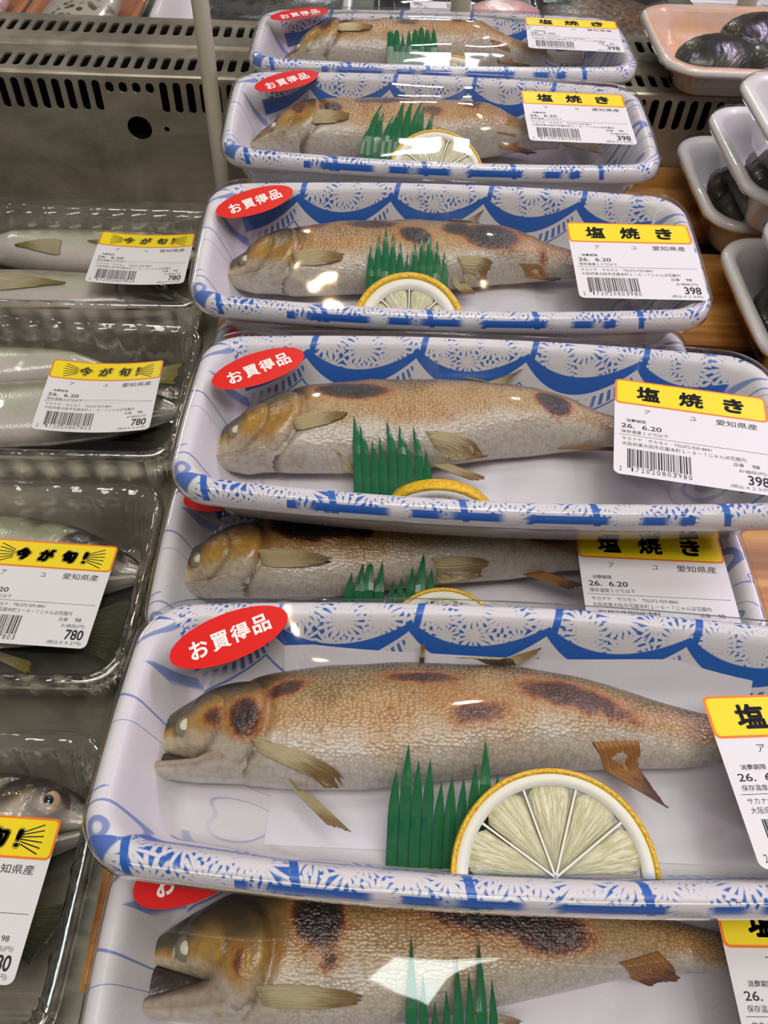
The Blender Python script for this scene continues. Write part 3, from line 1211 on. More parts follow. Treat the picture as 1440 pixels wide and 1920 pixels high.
    jc = jc0 * (1 - ct[..., None]) + jc1 * ct[..., None]
    ln = (sstep(0.66, 0.86, ct) * (jd < hinge + 0.004)[:, None])[..., None] * 0.8
    ln2 = (np.exp(-((ct - 0.34) / 0.07) ** 2) * (q > 0.12)[:, None])[..., None] * 0.45
    jc = jc * (1 - ln) + np.array(lin(78, 60, 48)) * ln  # shade of the mouth crease drawn as a dark line in the colour
    jc = jc * (1 - ln2) + np.array(lin(126, 98, 84)) * ln2
    tipf = np.clip(1 - q / 0.12, 0, 1)[:, None, None] * 0.6
    jc = jc * (1 - tipf) + np.array(lin(110, 66, 40) if not raw else lin(150, 150, 130)) * tipf
    cols.append(jc.reshape(-1, 3)); chs.append(np.zeros(nj * mj)); sks.append(np.zeros(nj * mj))
    ml = np.linspace(0.003, hinge + 0.006, 12)
    yu = np.interp(ml, d, by_b)
    yl = np.interp(ml, jd, (low + jtop) / 2)
    zz = np.interp(ml, d, zc) - 0.001
    MV = np.stack([np.repeat((x0 + sg * ml)[:, None], 12, 1),
                   ((yu + yl) / 2)[:, None] + (np.abs(yu - yl) / 2)[:, None] * np.cos(np.linspace(0, 2 * np.pi, 12, endpoint=False)),
                   zz[:, None] + 0.0022 * np.sin(np.linspace(0, 2 * np.pi, 12, endpoint=False))], -1)
    Vm, Fm = loft(MV, True, True, True)
    G.add(Vm, Fm)
    cols.append(np.tile(np.array(lin(50, 38, 34)), (144, 1))); chs.append(np.zeros(144)); sks.append(np.zeros(144))
    V = np.array(G.V)
    c = np.array([(x0 + x1) / 2, float(np.mean(yc)), floor])
    me = mesh(name, V - c, G.F, mat or (M['raw'] if raw else M['fish']), True, None,
              dict(col=np.concatenate(cols), char=np.concatenate(chs), skin=np.concatenate(sks)))
    root = link(name, me, None, M4 @ Matrix.Translation(c))
    tag(root, label, 'fish', cat_group)
    # ---- eye
    def surf(px, py):
        dd = np.clip(sg * (px - x0), 0, L_)
        aa = float(np.interp(dd, d, a)); cc_ = float(np.interp(dd, d, yc))
        b_ = float(np.interp(dd, d, bb)); z_ = float(np.interp(dd, d, zc))
        r_ = (py - cc_) / aa
        if abs(r_) >= 1 or sg * (px - x0) > L_:
            return z_ - b_ * 0.2
        return z_ + b_ * (1 - r_ * r_) ** 0.44
    epx, epy = x0 + sg * ex, float(np.interp(ex, d, yc)) + dirv * ey
    h_ = 0.0015
    gxx = (surf(epx + h_, epy) - surf(epx - h_, epy)) / (2 * h_)
    gyy = (surf(epx, epy + h_) - surf(epx, epy - h_)) / (2 * h_)
    en = Vector((-gxx * 0.45, -gyy * 0.45, 1)).normalized()
    eq = en.to_track_quat('Z', 'Y').to_matrix()
    ec = np.array([epx, epy, surf(epx, epy) + (0.0011 if raw else 0.0002)]) - c
    def disc(r, h, z, dome=True):
        rings = []
        for kk in range(7):
            f = kk / 6
            rr = r * math.cos(f * math.pi / 2) + 1e-5
            ring = []
            for u in np.linspace(0, 2 * math.pi, 20, endpoint=False):
                p_ = eq @ Vector((rr * math.cos(u), rr * math.sin(u), z + h * math.sin(f * math.pi / 2)))
                ring.append((ec[0] + p_.x, ec[1] + p_.y, ec[2] + p_.z))
            rings.append(ring)
        return loft(rings, True, False, True)
    if eye == 'cooked':
        e = link('eye', mesh('eye', *disc(0.0044 * hs, 0.0013, 0.0), M['eye_rim']), root)
        link('pupil', mesh('pupil', *disc(0.0024 * hs, 0.0012, 0.0008), M['eye_white']), e)
    else:
        e = link('eye', mesh('eye', *disc(0.0050 * hs, 0.0014, 0.0004), M['eye_ring']), root)
        link('pupil', mesh('pupil', *disc(0.0029 * hs, 0.0012, 0.0009), M['eye_dark']), e)
    # ---- fins: (name, root start (x,y), root end, tip start, tip end, height over base, mat)
    for (fname, r0, r1, t0, t1, lift, fm) in fins:
        rs = np.random.RandomState(seed + len(fname))
        nu, nv = 17, 9
        cr = lambda o_, p_, q_: (p_[0] - o_[0]) * (q_[1] - o_[1]) - (p_[1] - o_[1]) * (q_[0] - o_[0])
        if cr(r0, t0, r1) * cr(r0, t0, t1) < 0 and cr(r1, t1, r0) * cr(r1, t1, t0) < 0:
            t0, t1 = t1, t0
        leafy = fname in ('pectoral_fin', 'ventral_fin')
        P, UV = [], []
        for j in range(nv):
            v = j / (nv - 1)
            for i in range(nu):
                u = i / (nu - 1)
                jag = 1 - 0.10 * rs.rand() * (j == nv - 1)
                vv = v * jag
                if leafy:
                    u = 0.5 + (u - 0.5) * (0.70 + 0.75 * math.sin(math.pi * (0.12 + 0.80 * v)) ** 0.9 - 0.45 * v)
                px = (r0[0] * (1 - u) + r1[0] * u) * (1 - vv) + (t0[0] * (1 - u) + t1[0] * u) * vv
                py = (r0[1] * (1 - u) + r1[1] * u) * (1 - vv) + (t0[1] * (1 - u) + t1[1] * u) * vv
                pz = max(surf(px, py), floor + 0.0012) + lift * (0.5 + v) + 0.0003 * math.sin(u * 40) + 0.0005
                if not raw:
                    ay = abs(py) - (HY + BOW * max(0, 1 - (px / HX) ** 2) - 0.0235)
                    ax = abs(px) - (HX - 0.0235)
                    pz = max(pz, 0.0045 + 2.1 * max(0, ay, ax))
                P.append((px - c[0], py - c[1], pz - c[2]))
                UV.append((i / (nu - 1), v))
        F = [(j * nu + i, j * nu + i + 1, (j + 1) * nu + i + 1, (j + 1) * nu + i) for j in range(nv - 1) for i in range(nu - 1)]
        P = P + [(p[0], p[1], p[2] - 0.0005) for p in P]
        K = nu * nv
        F2 = F + [tuple(q_ + K for q_ in f[::-1]) for f in F]
        edge = [i for i in range(nu)] + [j * nu + nu - 1 for j in range(1, nv)] + [(nv - 1) * nu + i for i in range(nu - 2, -1, -1)] + [j * nu for j in range(nv - 2, 0, -1)]
        for i in range(len(edge)):
            p_, q_ = edge[i], edge[(i + 1) % len(edge)]
            F2.append((q_, p_, p_ + K, q_ + K))
        link(fname, mesh(fname, P, F2, M[fm], True, UV + UV), root)
    return root


# ------------------------------------------------------------------ garnish
def build_grass(M4, xa, xb, tips, label, group, seed=1, zadd=0.0, ybase=-0.040, lean=0.0):
    """green plastic divider: pleated blades standing at the tray front and bent over the fish"""
    path = np.array([(-0.0345, 0.0062), (-0.0310, 0.0115), (-0.0240, 0.0205), (-0.016, 0.0285), (-0.006, 0.0325), (0.006, 0.0345), (0.020, 0.0352), (0.035, 0.0355)])
    path[:, 1] += zadd * np.clip((path[:, 0] + 0.04) / 0.03, 0, 1)
    path[:, 1] += 0.0
    nb = len(tips)
    bw = (xb - xa) / nb
    V, F, UV = [], [], []
    for k, ytip in enumerate(tips):
        xc = xa + bw * (k + 0.5)
        ys = np.linspace(path[0, 0], ytip, 13)
        zs = np.interp(ys, path[:, 0], path[:, 1])
        base = len(V)
        for j in range(13):
            f = j / 12
            hw = bw / 2 * (1.0 if f < 0.55 else max(0.02, 1 - ((f - 0.55) / 0.45) ** 1.3))
            ln = lean * f * f * (1 + 0.3 * math.sin(k * 2.1))
            for i, e in enumerate((-1, -0.5, 0, 0.5, 1)):
                V.append((xc + e * hw + ln, ys[j], zs[j] + 0.0005 * (1 - abs(e)) + 0.0003 * (k % 2)))
                UV.append((0.5 + e * 0.49 + k, f))
        for j in range(12):
            for i in range(4):
                q = base + j * 5 + i
                F.append((q, q + 1, q + 6, q + 5))
    V = np.array(V)
    c = np.array([(xa + xb) / 2, -0.030, 0.0031])
    K = len(V)
    Vf = np.concatenate([V, V - np.array([0, 0, 0.0003])])
    Ff = F + [tuple(i + K for i in f[::-1]) for f in F]
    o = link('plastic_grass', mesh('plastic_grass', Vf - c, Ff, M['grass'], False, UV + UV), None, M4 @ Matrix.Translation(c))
    return tag(o, label, 'garnish', group)


def build_lemon(M4, cx, cy, cz, R, tilt, label, group, spin=0.0, th=0.005, sat=1.0, peel_w=0.0016, pith_w=0.0038, nseg=5, narrow=1.0):
    """half wheel of lemon: flat edge at the bottom, tilted back against the fish"""
    B = M4 @ Matrix.Translation((cx, cy, cz)) @ Matrix.Rotation(tilt, 4, 'X') @ Matrix.Rotation(spin, 4, 'Z') @ Matrix.Diagonal((narrow, 1, 1, 1))
    root = link('lemon_slice', None, None, B)
    tag(root, label, 'lemon', group)
    n = 40
    A = np.linspace(-0.02, math.pi + 0.02, n)

    def band(r0, r1, z0, z1):
        rings = [[(r * math.cos(a), r * math.sin(a), z) for (r, z) in ((r0, z0), (r1 - 0.0003, z0), (r1, z0 + 0.0004), (r1, z1 - 0.0004), (r1 - 0.0003, z1), (r0, z1))] for a in A]
        return loft(rings, True, True, True)
    link('peel', mesh('peel', *band(R - peel_w, R, 0, th), M['peel']), root)
    link('pith', mesh('pith', *band(R - peel_w - pith_w, R - peel_w, 0.0001, th - 0.0001), M['pith']), root)
    # thin membrane sheet carrying the pulp
    rm = R - peel_w - pith_w + 0.0003
    wedge = math.pi / nseg
    for k in range(nseg):
        a0, a1 = k * wedge + 0.02, (k + 1) * wedge - 0.02
        mid = (a0 + a1) / 2
        off = 0.0012
        ring, uvr = [], []
        rows, uvs = [], []
        for j in range(9):
            f = j / 8
            r = 0.0008 + (rm - 0.0015) * f
            row = []
            for i in range(9):
                u = i / 8
                a = a0 + (a1 - a0) * u
                rr = r
                if j > 5:
                    rr = r - (rm * 0.10) * (abs(u - 0.5) * 2) ** 3 * (j - 5) / 3
                dome = 0.0009 * (1 - (2 * u - 1) ** 4) * (1 - (2 * f - 1) ** 4)
                row.append((off * math.cos(mid) + rr * math.cos(a), off * math.sin(mid) + rr * math.sin(a), th - 0.0009 + dome))
                uvs.append((u + k * 1.3, f))
            rows.append(row)
        V, F = loft(rows, closed=False)
        K = len(V)
        V2 = np.concatenate([V, V * np.array([1, 1, 0]) + np.array([0, 0, 0.0008])])
        F2 = list(F) + [tuple(i + K for i in f[::-1]) for f in F]
        edge = [i for i in range(9)] + [j * 9 + 8 for j in range(1, 9)] + [72 + i for i in range(7, -1, -1)] + [j * 9 for j in range(7, 0, -1)]
        for i in range(len(edge)):
            p_, q_ = edge[i], edge[(i + 1) % len(edge)]
            F2.append((q_, p_, p_ + K, q_ + K))
        link('pulp_segment', mesh('pulp_segment', V2, F2, M['pulp'], True, uvs + uvs), root)
    # membranes between the segments
    G = Geo()
    for k in range(1, nseg):
        a = k * wedge
        c_, s_ = math.cos(a), math.sin(a)
        hw = 0.00035
        pts = [(0.0 - s_ * -hw, 0.0 + c_ * -hw), (rm * c_ - s_ * -hw, rm * s_ + c_ * -hw), (rm * c_ - s_ * hw, rm * s_ + c_ * hw), (-s_ * hw, c_ * hw)]
        V = [(p[0], p[1], z) for z in (0.0008, th - 0.0003) for p in pts]
        G.add(V, [(0, 3, 2, 1), (4, 5, 6, 7), (0, 1, 5, 4), (1, 2, 6, 5), (2, 3, 7, 6), (3, 0, 4, 7)])
    link('membrane', mesh('membrane', G.V, G.F, M['pith'], False), root)
    return root


def build_sheet(M4, xa, xb, ya, yb, label, group, z=0.0034):
    """thin white sheet lying on the tray floor under the fish"""
    nx, ny = 30, 12
    V = []
    c = np.array([(xa + xb) / 2, (ya + yb) / 2, z])
    for j in range(ny + 1):
        for i in range(nx + 1):
            x = xa + (xb - xa) * i / nx
            yv = ya + (yb - ya) * j / ny
            # follow the floor, then climb the sloping walls
            ay = abs(yv) - (HY + BOW * max(0, 1 - (x / HX) ** 2) - 0.0235)
            zz = z + (max(0, ay) * 1.9 if ay > 0 else 0)
            V.append((x, yv, zz + 0.0003 * math.sin(x * 90) * math.cos(yv * 70)))
    F = [(j * (nx + 1) + i, j * (nx + 1) + i + 1, (j + 1) * (nx + 1) + i + 1, (j + 1) * (nx + 1) + i) for j in range(ny) for i in range(nx)]
    o = link('absorbent_sheet', mesh('absorbent_sheet', np.array(V) - c, F, M['paper']), None, M4 @ Matrix.Translation(c))
    return tag(o, label, 'paper sheet', group)


# ------------------------------------------------------------------ the patterned packs of grilled fish
def P(*v):
    """flat list in mm -> [(x,y)] in m"""
    return [(v[i] / 1000, v[i + 1] / 1000) for i in range(0, len(v), 2)]


PACKS = {}


def pack(key, pose, lab, sticker, label, bulge=None):
    x, y, z, yaw, tx, ty = pose
    M4 = frame(x, y, z, yaw, tx, ty) @ Matrix.Translation((0, 0, -HT))
    root = tag(link('fish_pack', None, None, M4), label, 'food pack', 'blue patterned packs of grilled fish')
    link('tray', TRAY_ME, root)
    bl = bulge or (lambda x, y: 0.0)
    link('film_wrap', film_mesh(HX, HY, BOW, 0.017, HT + 0.0008, bl, SKIRT, M['film']), root)
    if sticker:
        sx, sy, sr = sticker
        add_sticker(root, sx, sy, HT + 0.0014 + bl(sx, sy), sr)
    if lab:
        lx, ly, lr = lab
        zl = HT + 0.0016 + max(bl(lx - 0.03, ly), bl(lx, ly))
        add_label(root, 'grilled', lx, ly, zl, lr)
    PACKS[key] = M4
    return M4


def bump_fn(amp, xc=-0.02, yc=0.010, sx=0.085, sy=0.020):
    return lambda x, y: amp * math.exp(-((x - xc) / sx) ** 4 - ((y - yc) / sy) ** 2) * max(0, 1 - (abs(y) / 0.052) ** 6)


GR = 'packs of grilled fish'
WHERE = {
    'a': 'in the rearmost blue pack, on the steel ledge',
    'b': 'in the second blue pack from the back',
    'c': 'in the third blue pack from the back',
    'd': 'in the wide middle blue pack, fourth from the back',
    'e': 'in the lower blue pack below the middle pack',
    'f': 'in the big front blue pack with the open-mouthed fish',
    'g': 'in the lowest blue pack at the bottom',
    'h': 'in the mostly hidden blue pack under the third pack',
}
pack('a', (0.0440, 0.6249, 0.0978, -0.0014, -0.0362, -0.010), (0.0905, -0.0015, -0.06), (-0.1008, 0.0275, 0.50),
     'rearmost blue patterned grilled fish pack resting on the steel ledge', bump_fn(0.009))
pack('b', (0.0393, 0.5127, 0.0952, 0.0033, 0.0541, 0.0091), (0.0835, 0.0005, 0.0), (-0.0964, 0.0318, 0.58),
     'second blue patterned grilled fish pack from the back, lemon under bright glare', bump_fn(0.004))
pack('c', (0.0398, 0.3825, 0.0907, -0.0056, 0.0969, -0.005), (0.0942, -0.0100, 0.010), (-0.1038, 0.0285, 0.55),
     'third blue patterned grilled fish pack from the back, with thick-rinded lemon slice', bump_fn(0.002))
pack('d', (0.0509, 0.2603, 0.0872, -0.0358, -0.0055, -0.0153), (0.0850, -0.0085, -0.145), (-0.1015, 0.0222, 0.58),
     'wide blue patterned grilled fish pack in the middle, lemon hidden behind its front rim', bump_fn(0.002))
pack('e', (0.040, 0.2205, 0.042, 0, 0, 0), (0.0850, -0.0165, -0.030), (-0.1020, 0.0300, 0.30),
     'lower blue patterned grilled fish pack, its red sticker cut off by the middle pack', bump_fn(0.001))
pack('f', (0.0463, 0.1201, 0.0772, -0.0357, -0.068, -0.0216), (0.1035, -0.0105, 0.085), (-0.0956, 0.0324, 0.53),
     'large front blue patterned grilled fish pack with a cut lemon half', bump_fn(0.002))
pack('g', (0.048, 0.052, 0.042, 0, 0, 0), (0.1025, -0.0020, 0.0), (-0.1010, 0.0335, 0.45),
     'lowest blue patterned grilled fish pack at the bottom edge, heavily charred fish', bump_fn(0.001))
pack('h', (0.045, 0.3386, 0.042, 0, 0, 0), None, (-0.1030, 0.0300, 0.35),
     'blue patterned pack mostly hidden under the third and middle packs')
pack('i', (0.040, 0.470, 0.042, 0, 0, 0), None, None,
     'blue patterned pack hidden under the second pack from the back')

FG = 'whole grilled fish with browned skin'
FINS_F = lambda pec, pel, dor, ana, tail: [f for f in (pec, pel, dor, ana, tail) if f]


def fin(name, a, b, c, d_, lift, m='fin'):
    z = lambda p: (p[0] / 1000, p[1] / 1000)
    return (name, z(a), z(b), z(c), z(d_), lift, m)


# pack f : the big open-mouthed fish
build_fish('grilled_fish',
           P(-120.3, 0.5, -117.5, 5.0, -113.5, 9.5, -108.0, 14.0, -100.2, 18.5, -87.2, 21.5, -74.5, 25.9, -55.5, 30.0, -24.4, 33.0, 14.6, 32.6, 42.8, 27.0, 70.1, 21.3, 84, 18.5),
           P(-122.6, -4.7, -100, -11, -81.4, -14.5, -66.8, -15.3, -41.7, -14.5, 13.0, -5.2, 37.3, -3.0, 50.4, -2.0, 70.9, -1.0, 84, 1.5),
           PACKS['f'] @ Matrix.Translation((-0.004, 0.002, 0)), 'large grilled fish with gaping mouth and brown scorch marks ' + 'in the big front pack', FG, b=0.0155, gape=0.0072, wash=0.12, seed=11,
           chars=[(-.0699, .0131, .0090, .0042, .45, .72), (-.0821, .0012, .0060, .0078, .35, .80), (-.093, .0017, .0050, .0042, .2, .62), (-.0218, .0197, .0170, .0034, 0.02, .68),
                  (-.0028, .0071, .0125, .0058, .1, .62), (.0289, .0148, .0200, .0062, -.22, .70), (.0446, .0094, .0110, .0045, -.2, .55), (-.0327, .0076, .0022, .0014, 0, .6), (-.012, .012, .02, .008, 0, .30)],
           fins=[fin('pectoral_fin', (-79, -6.0), (-76, -10.0), (-45, -14.0), (-52, -16.5), .0016), fin('pelvic_fin', (-66, -15), (-60, -16), (-44, -30), (-52, -28), .001),
                 fin('dorsal_fin', (-10, 30.5), (6, 30.5), (23, 39), (20, 35.5), .0075), fin('anal_fin', (36, 0), (52, 2), (62, -17), (57, -9), .001, 'fin_burnt'),
                 fin('adipose_fin', (-23, 32), (-21, 32), (-21, 38.5), (-22.5, 38), .0075), fin('tail_fin', (83, 14.5), (83, 5.0), (110, 27), (110, -8), .001)])
# pack d
build_fish('grilled_fish',
           P(-120.7, -10.5, -116.9, -1.5, -108.9, 7.0, -98.0, 14.0, -75.0, 25.0, -45.8, 31.0, -13.7, 33.0, 8.5, 30.5, 40.1, 26.0, 55.9, 20.1, 80, 16),
           P(-120.3, -16.3, -110.2, -19.7, -84.9, -20.5, -59.6, -19.6, -18.1, -13.4, 10.2, -5.8, 36.5, -0.6, 57, 2.0, 80, 4),
           PACKS['d'] @ Matrix.Translation((-0.0045, 0.003, 0)), 'grilled fish with pale closed eye and two dark scorches ' + 'in the middle pack', FG, b=0.0155, gape=0.0024, seed=23, wash=0.15,
           chars=[(-.0550, .0130, .0165, .0060, .02, 1.1), (.0345, .0120, .0078, .0066, -.15, 1.1), (-.0729, .0067, .0100, .0055, 0, .30), (-.012, -.001, .008, .004, 0, .3)],
           fins=[fin('pectoral_fin', (-80, -7.0), (-77, -12.0), (-55, -2.0), (-56, -6.5), .0012), fin('pelvic_fin', (-60, -18), (-52, -19), (-40, -24), (-46, -26), .001),
                 fin('dorsal_fin', (-4, 31), (12, 30), (24, 39), (19, 35), .0075), fin('ventral_fin', (-22, -8), (-18, -12), (8, -8), (4, -10.5), .0012),
                 fin('belly_fin', (-20, -14.0), (-12, -13.0), (6, -22), (0, -24), .001),
                 fin('anal_fin', (38, -1), (50, 1), (66, 0), (64, -2), .0012, 'fin_burnt'), fin('tail_fin', (79, 15.5), (79, 4.5), (108, 28), (105, -7), .001)])
# pack c
build_fish('grilled_fish',
           P(-119.3, -4.7, -110.5, 6.5, -91.9, 18.7, -55.0, 29.4, -11.1, 33.0, 18.1, 30.8, 47.0, 25.3, 65.3, 19.4, 84, 17),
           P(-119.3, -6.0, -103.9, -13.8, -78.3, -18.4, -39.3, -15.1, 8.7, -8.9, 34.8, -2.4, 64.8, -0.2, 84, 3),
           PACKS['c'] @ Matrix.Translation((-0.004, 0.003, 0)), 'golden grilled fish charred along its back ' + 'in the third pack from the back', FG, b=0.0150, gape=0.0002, seed=37, gold=0.85, tone=0.06, wash=0.30,
           chars=[(-.0380, .0170, .0150, .0052, 0, .92), (-.0140, .0085, .0085, .0062, -.45, 1.1), (.008, .0165, .0078, .0066, 0, 1.0), (.0260, .0110, .0150, .0088, -.15, 1.1),
                  (-.0656, .0165, .0080, .0050, .3, .58), (.0544, .0036, .0036, .0050, 0, .55), (.041, .0175, .0090, .0070, 0, .50), (-.098, .004, .004, .0035, 0, .5)],
           fins=[fin('pectoral_fin', (-78, -7.0), (-76, -13.0), (-50, -6.0), (-52, -11.5), .0012), fin('dorsal_fin', (6, 31), (18, 30), (27, 42), (22, 37), .0075),
                 fin('ventral_fin', (8, -4), (12, -8), (30, -2), (24, -6), .0012), fin('belly_fin', (6, -9), (14, -8), (19, -17), (12, -18), .001),
                 fin('anal_fin', (42, -1), (52, 0), (66, -3), (62, -5), .001, 'fin_burnt'), fin('tail_fin', (83, 16.5), (83, 3.5), (113, 40), (108, -6), .0015)])
# pack b
build_fish('grilled_fish',
           P(-116.1, -9.0, -108.0, 4.5, -89.2, 19.0, -62.3, 27.0, -27.8, 31.5, 10.2, 28.6, 54.5, 20.0, 80, 17),
           P(-115.5, -11.5, -100, -17, -80, -19, -40.8, -17.0, 16.6, -8, 56.2, -1, 80, 2),
           PACKS['b'] @ Matrix.Translation((-0.002, 0.004, 0)), 'golden grilled fish without strong charring ' + 'in the second pack from the back', FG, b=0.0160, zlift=0.0020, gape=0.0002, seed=41, gold=0.95, tone=0.16, wash=0.50,
           chars=[(-.0659, .0020, .0080, .0075, 0, .74), (-.0349, .0140, .0210, .0055, 0, .78), (-.0029, .0040, .0075, .0065, 0, .70), (.0228, .0120, .0080, .0060, 0, .72), (-.0856, .0010, .0055, .0065, 0, .66), (-.105, -.003, .006, .004, .6, .5)],
           fins=[fin('pectoral_fin', (-80, -5.0), (-77, -12.0), (-52, -4.0), (-54, -10.5), .0012), fin('anal_fin', (38, -3), (50, -1), (64, -10), (58, -12), .001, 'fin_burnt'),
                 fin('tail_fin', (79, 16.5), (79, 2.5), (108, 30), (106, -8), .001)])
# pack a
build_fish('grilled_fish',
           P(-109.0, -12.0, -100, 0.0, -87.0, 10.0, -72.3, 22.0, -32.4, 30.0, 11.5, 27.0, 61.8, 18.0, 82, 15),
           P(-109.5, -14.0, -95, -18, -70, -20, -30, -18, 20, -9, 61.0, -1, 82, 2),
           PACKS['a'] @ Matrix.Translation((-0.006, 0.002, 0)), 'yellow-brown grilled fish with small blotches ' + 'in the rearmost pack', FG, b=0.0185, zlift=0.0030, gape=0.0002, seed=53, gold=1.0, tone=0.20, wash=0.55,
           chars=[(-.0745, .0000, .0055, .0100, 0, .85), (-.0630, .0050, .0090, .0060, 0, .72), (-.0171, .0080, .0085, .0075, 0, .72), (.0195, .0110, .0120, .0045, 0, .55), (-.100, -.008, .005, .004, .6, .6)],
           fins=[fin('pectoral_fin', (-68, -3.0), (-66, -9.0), (-41, -3.0), (-43, -8.5), .0012), fin('anal_fin', (40, -2), (52, 0), (70, -9), (62, -10), .001, 'fin_burnt'),
                 fin('tail_fin', (81, 14.5), (81, 2.5), (110, 26), (108, -8), .001)])
# pack e
build_fish('grilled_fish',
           P(-125.0, -5.4, -114.2, 9.0, -98.2, 17.5, -81.4, 21.7, -55, 27, -20, 29, 20, 27, 45, 21, 60, 18, 82, 15),
           P(-124.4, -5.4, -112.1, -12.6, -88.2, -15.9, -59.8, -16.0, -36.2, -11.8, 2.5, -5.2, 37.0, -0.8, 57.6, 3.4, 82, 3),
           PACKS['e'] @ Matrix.Translation((-0.005, 0.001, 0)), 'grilled fish with black scorch behind its head ' + 'in the lower middle pack', FG, b=0.0150, gape=0.0024, zlift=0.005, seed=67, wash=0.2, gold=0.7,
           chars=[(-.0590, .0105, .0200, .0080, -.03, 1.1), (-.0380, .0090, .0070, .0050, 0, 1.0), (.0410, .0120, .0190, .0050, 0, .66), (-.093, .006, .003, .004, .8, .5), (.035, .012, .01, .006, 0, .4)],
           fins=[fin('pectoral_fin', (-82, -3.5), (-79, -10.0), (-49, -5.0), (-50, -9.5), .0012), fin('ventral_fin', (-6, -3), (-2, -7), (22, -1), (18, -4), .0012),
                 fin('anal_fin', (37, -1), (46, 1), (64, -7), (58, -10), .0012, 'fin_burnt'), fin('tail_fin', (81, 14.5), (81, 3.5), (117, 20), (112, -20), .001)])
# pack g
build_fish('grilled_fish',
           P(-117.0, 8.2, -112.4, 13.2, -101.3, 20.7, -86.2, 27.5, -60, 33, -25, 34.5, 15, 32.5, 45, 26, 65, 21, 84, 17),
           P(-119.3, -4.8, -105, -9.5, -86, -12.5, -65, -14.5, -40, -13.0, 5, -6, 35, 0, 52, 4, 84, 5),
           PACKS['g'] @ Matrix.Translation((-0.0035, 0.0035, 0)), 'wide-mouthed grilled fish with two large black burns ' + 'in the lowest pack', FG, b=0.0155, gape=0.0125, seed=71, wash=0.2, gold=0.75,
           chars=[(-.0572, .0170, .0082, .0098, .3, 1.12), (.0031, .0185, .0250, .0074, -.04, .95), (.0199, .0120, .0150, .0064, -.02, .80), (-.0524, .0040, .0042, .0050, 0, .55), (-.082, .004, .003, .006, 0, .5), (.005, .015, .03, .011, -.05, .42)],
           fins=[fin('pectoral_fin', (-76, -4.0), (-73, -9.0), (-40, -5.0), (-43, -9.5), .0012), fin('ventral_fin', (-8, -7), (-4, -9), (12, -10), (8, -12), .001),
                 fin('anal_fin', (42, 5), (56, 9), (66, 2), (54, 0), .0014, 'fin_burnt'), fin('tail_fin', (83, 16.5), (83, 4.5), (112, 30), (108, -8), .001)])
# pack h: only a glimpse of the tail end
build_fish('grilled_fish',
           P(-117.0, -5.0, -108, 8, -90, 18, -60, 27, -20, 31, 20, 29, 50, 22, 84, 16),
           P(-117.0, -8.0, -104, -13, -80, -17, -40, -14, 5, -7, 35, -1, 60, 1, 84, 4),
           PACKS['h'], 'grilled fish in the mostly hidden pack, just its tail end glimpsed', FG, b=0.0150, gape=0.001, seed=77,
           chars=[(-.05, .016, .015, .005, 0, .8)], fins=[fin('tail_fin', (83, 15.5), (83, 4.5), (116, 40), (112, -8), .0015)])

GG = 'green plastic grass dividers'
build_grass(PACKS['f'], -.0365, .0040, P(-12, 0, -5.5, 0, -9, 0, -7, 0, -14, 0, -11, 0, -13, 0, -10, 0, -2.5, 0, -12, 0, -13, 0) and [-.0120, -.0040, -.0090, -.0085, -.0150, -.0130, -.0135, -.0095, -.0015, -.0120, -.0130],
            'green plastic grass beside the cut lemon half in the big front pack', GG, lean=0.0005)
build_grass(PACKS['d'], -.0560, -.0220, [-.0010, -.0060, -.0120, -.0105, -.0030, -.0050, -.0120, -.0055, -.0150][:9],
            'green plastic grass standing clear in the middle pack', GG, lean=-0.0035)
build_grass(PACKS['c'], -.0430, -.0010, [.0010, .0080, .0140, .0090, .0035, -.0040, .0040, .0100, .0120, .0050, -.0020],
            'green plastic grass behind the thick lemon slice in the third pack', GG)
build_grass(PACKS['b'], -.0500, -.0080, [-.0060, .0100, .0030, -.0010, .0080, .0160, .0190, .0160, .0120, .0040],
            'green plastic grass behind the glaring lemon in the second pack', GG, zadd=0.002, lean=0.006)
build_grass(PACKS['a'], -.0380, -.0040, [.0220, .0050, -.0060, -.0020, .0080, .0120, .0050, .0030],
            'green plastic grass in the rearmost pack', GG, zadd=0.007)
build_grass(PACKS['e'], -.0500, -.0100, [-.0090, -.0040, .0020, -.0040, -.0120, -.0110, -.0060, .0010, -.0060],
            'green plastic grass in the lower middle pack', GG, lean=0.002)
build_grass(PACKS['g'], -.0320, -.0030, [.0140, .0030, -.0040, -.0010, .0080, .0040, .0130, .0020],
            'green plastic grass under the bright glare at the bottom edge', GG)

LG = 'lemon slices'
build_lemon(PACKS['f'], .0163, -.0400, .0190, .0325, math.radians(24), 'large juicy lemon half slice in the big front pack', LG, spin=0.05, th=0.004)
build_lemon(PACKS['d'], -.0195, -.0290, .0040, .0190, math.radians(80), 'lemon slice showing just its yellow rind behind the middle front rim', LG, th=0.006, narrow=1.28)
build_lemon(PACKS['c'], -.0210, -.0420, .0150, .0285, math.radians(30), 'thick-rinded lemon slice over green grass in the third pack', LG, th=0.0065, peel_w=0.0034, pith_w=0.0055, nseg=4)
build_lemon(PACKS['b'], -.0030, -.0385, .0190, .0285, math.radians(30), 'lemon slice under bright white glare in the second pack', LG, th=0.0045)
build_lemon(PACKS['a'], .0060, -.0380, .0130, .0270, math.radians(33), 'pale lemon slice in the rearmost pack', LG, th=0.0045)
build_lemon(PACKS['e'], -.0060, -.0385, .0180, .0260, math.radians(28), 'pale lemon slice barely above the rim in the lower middle pack', LG, th=0.0045)

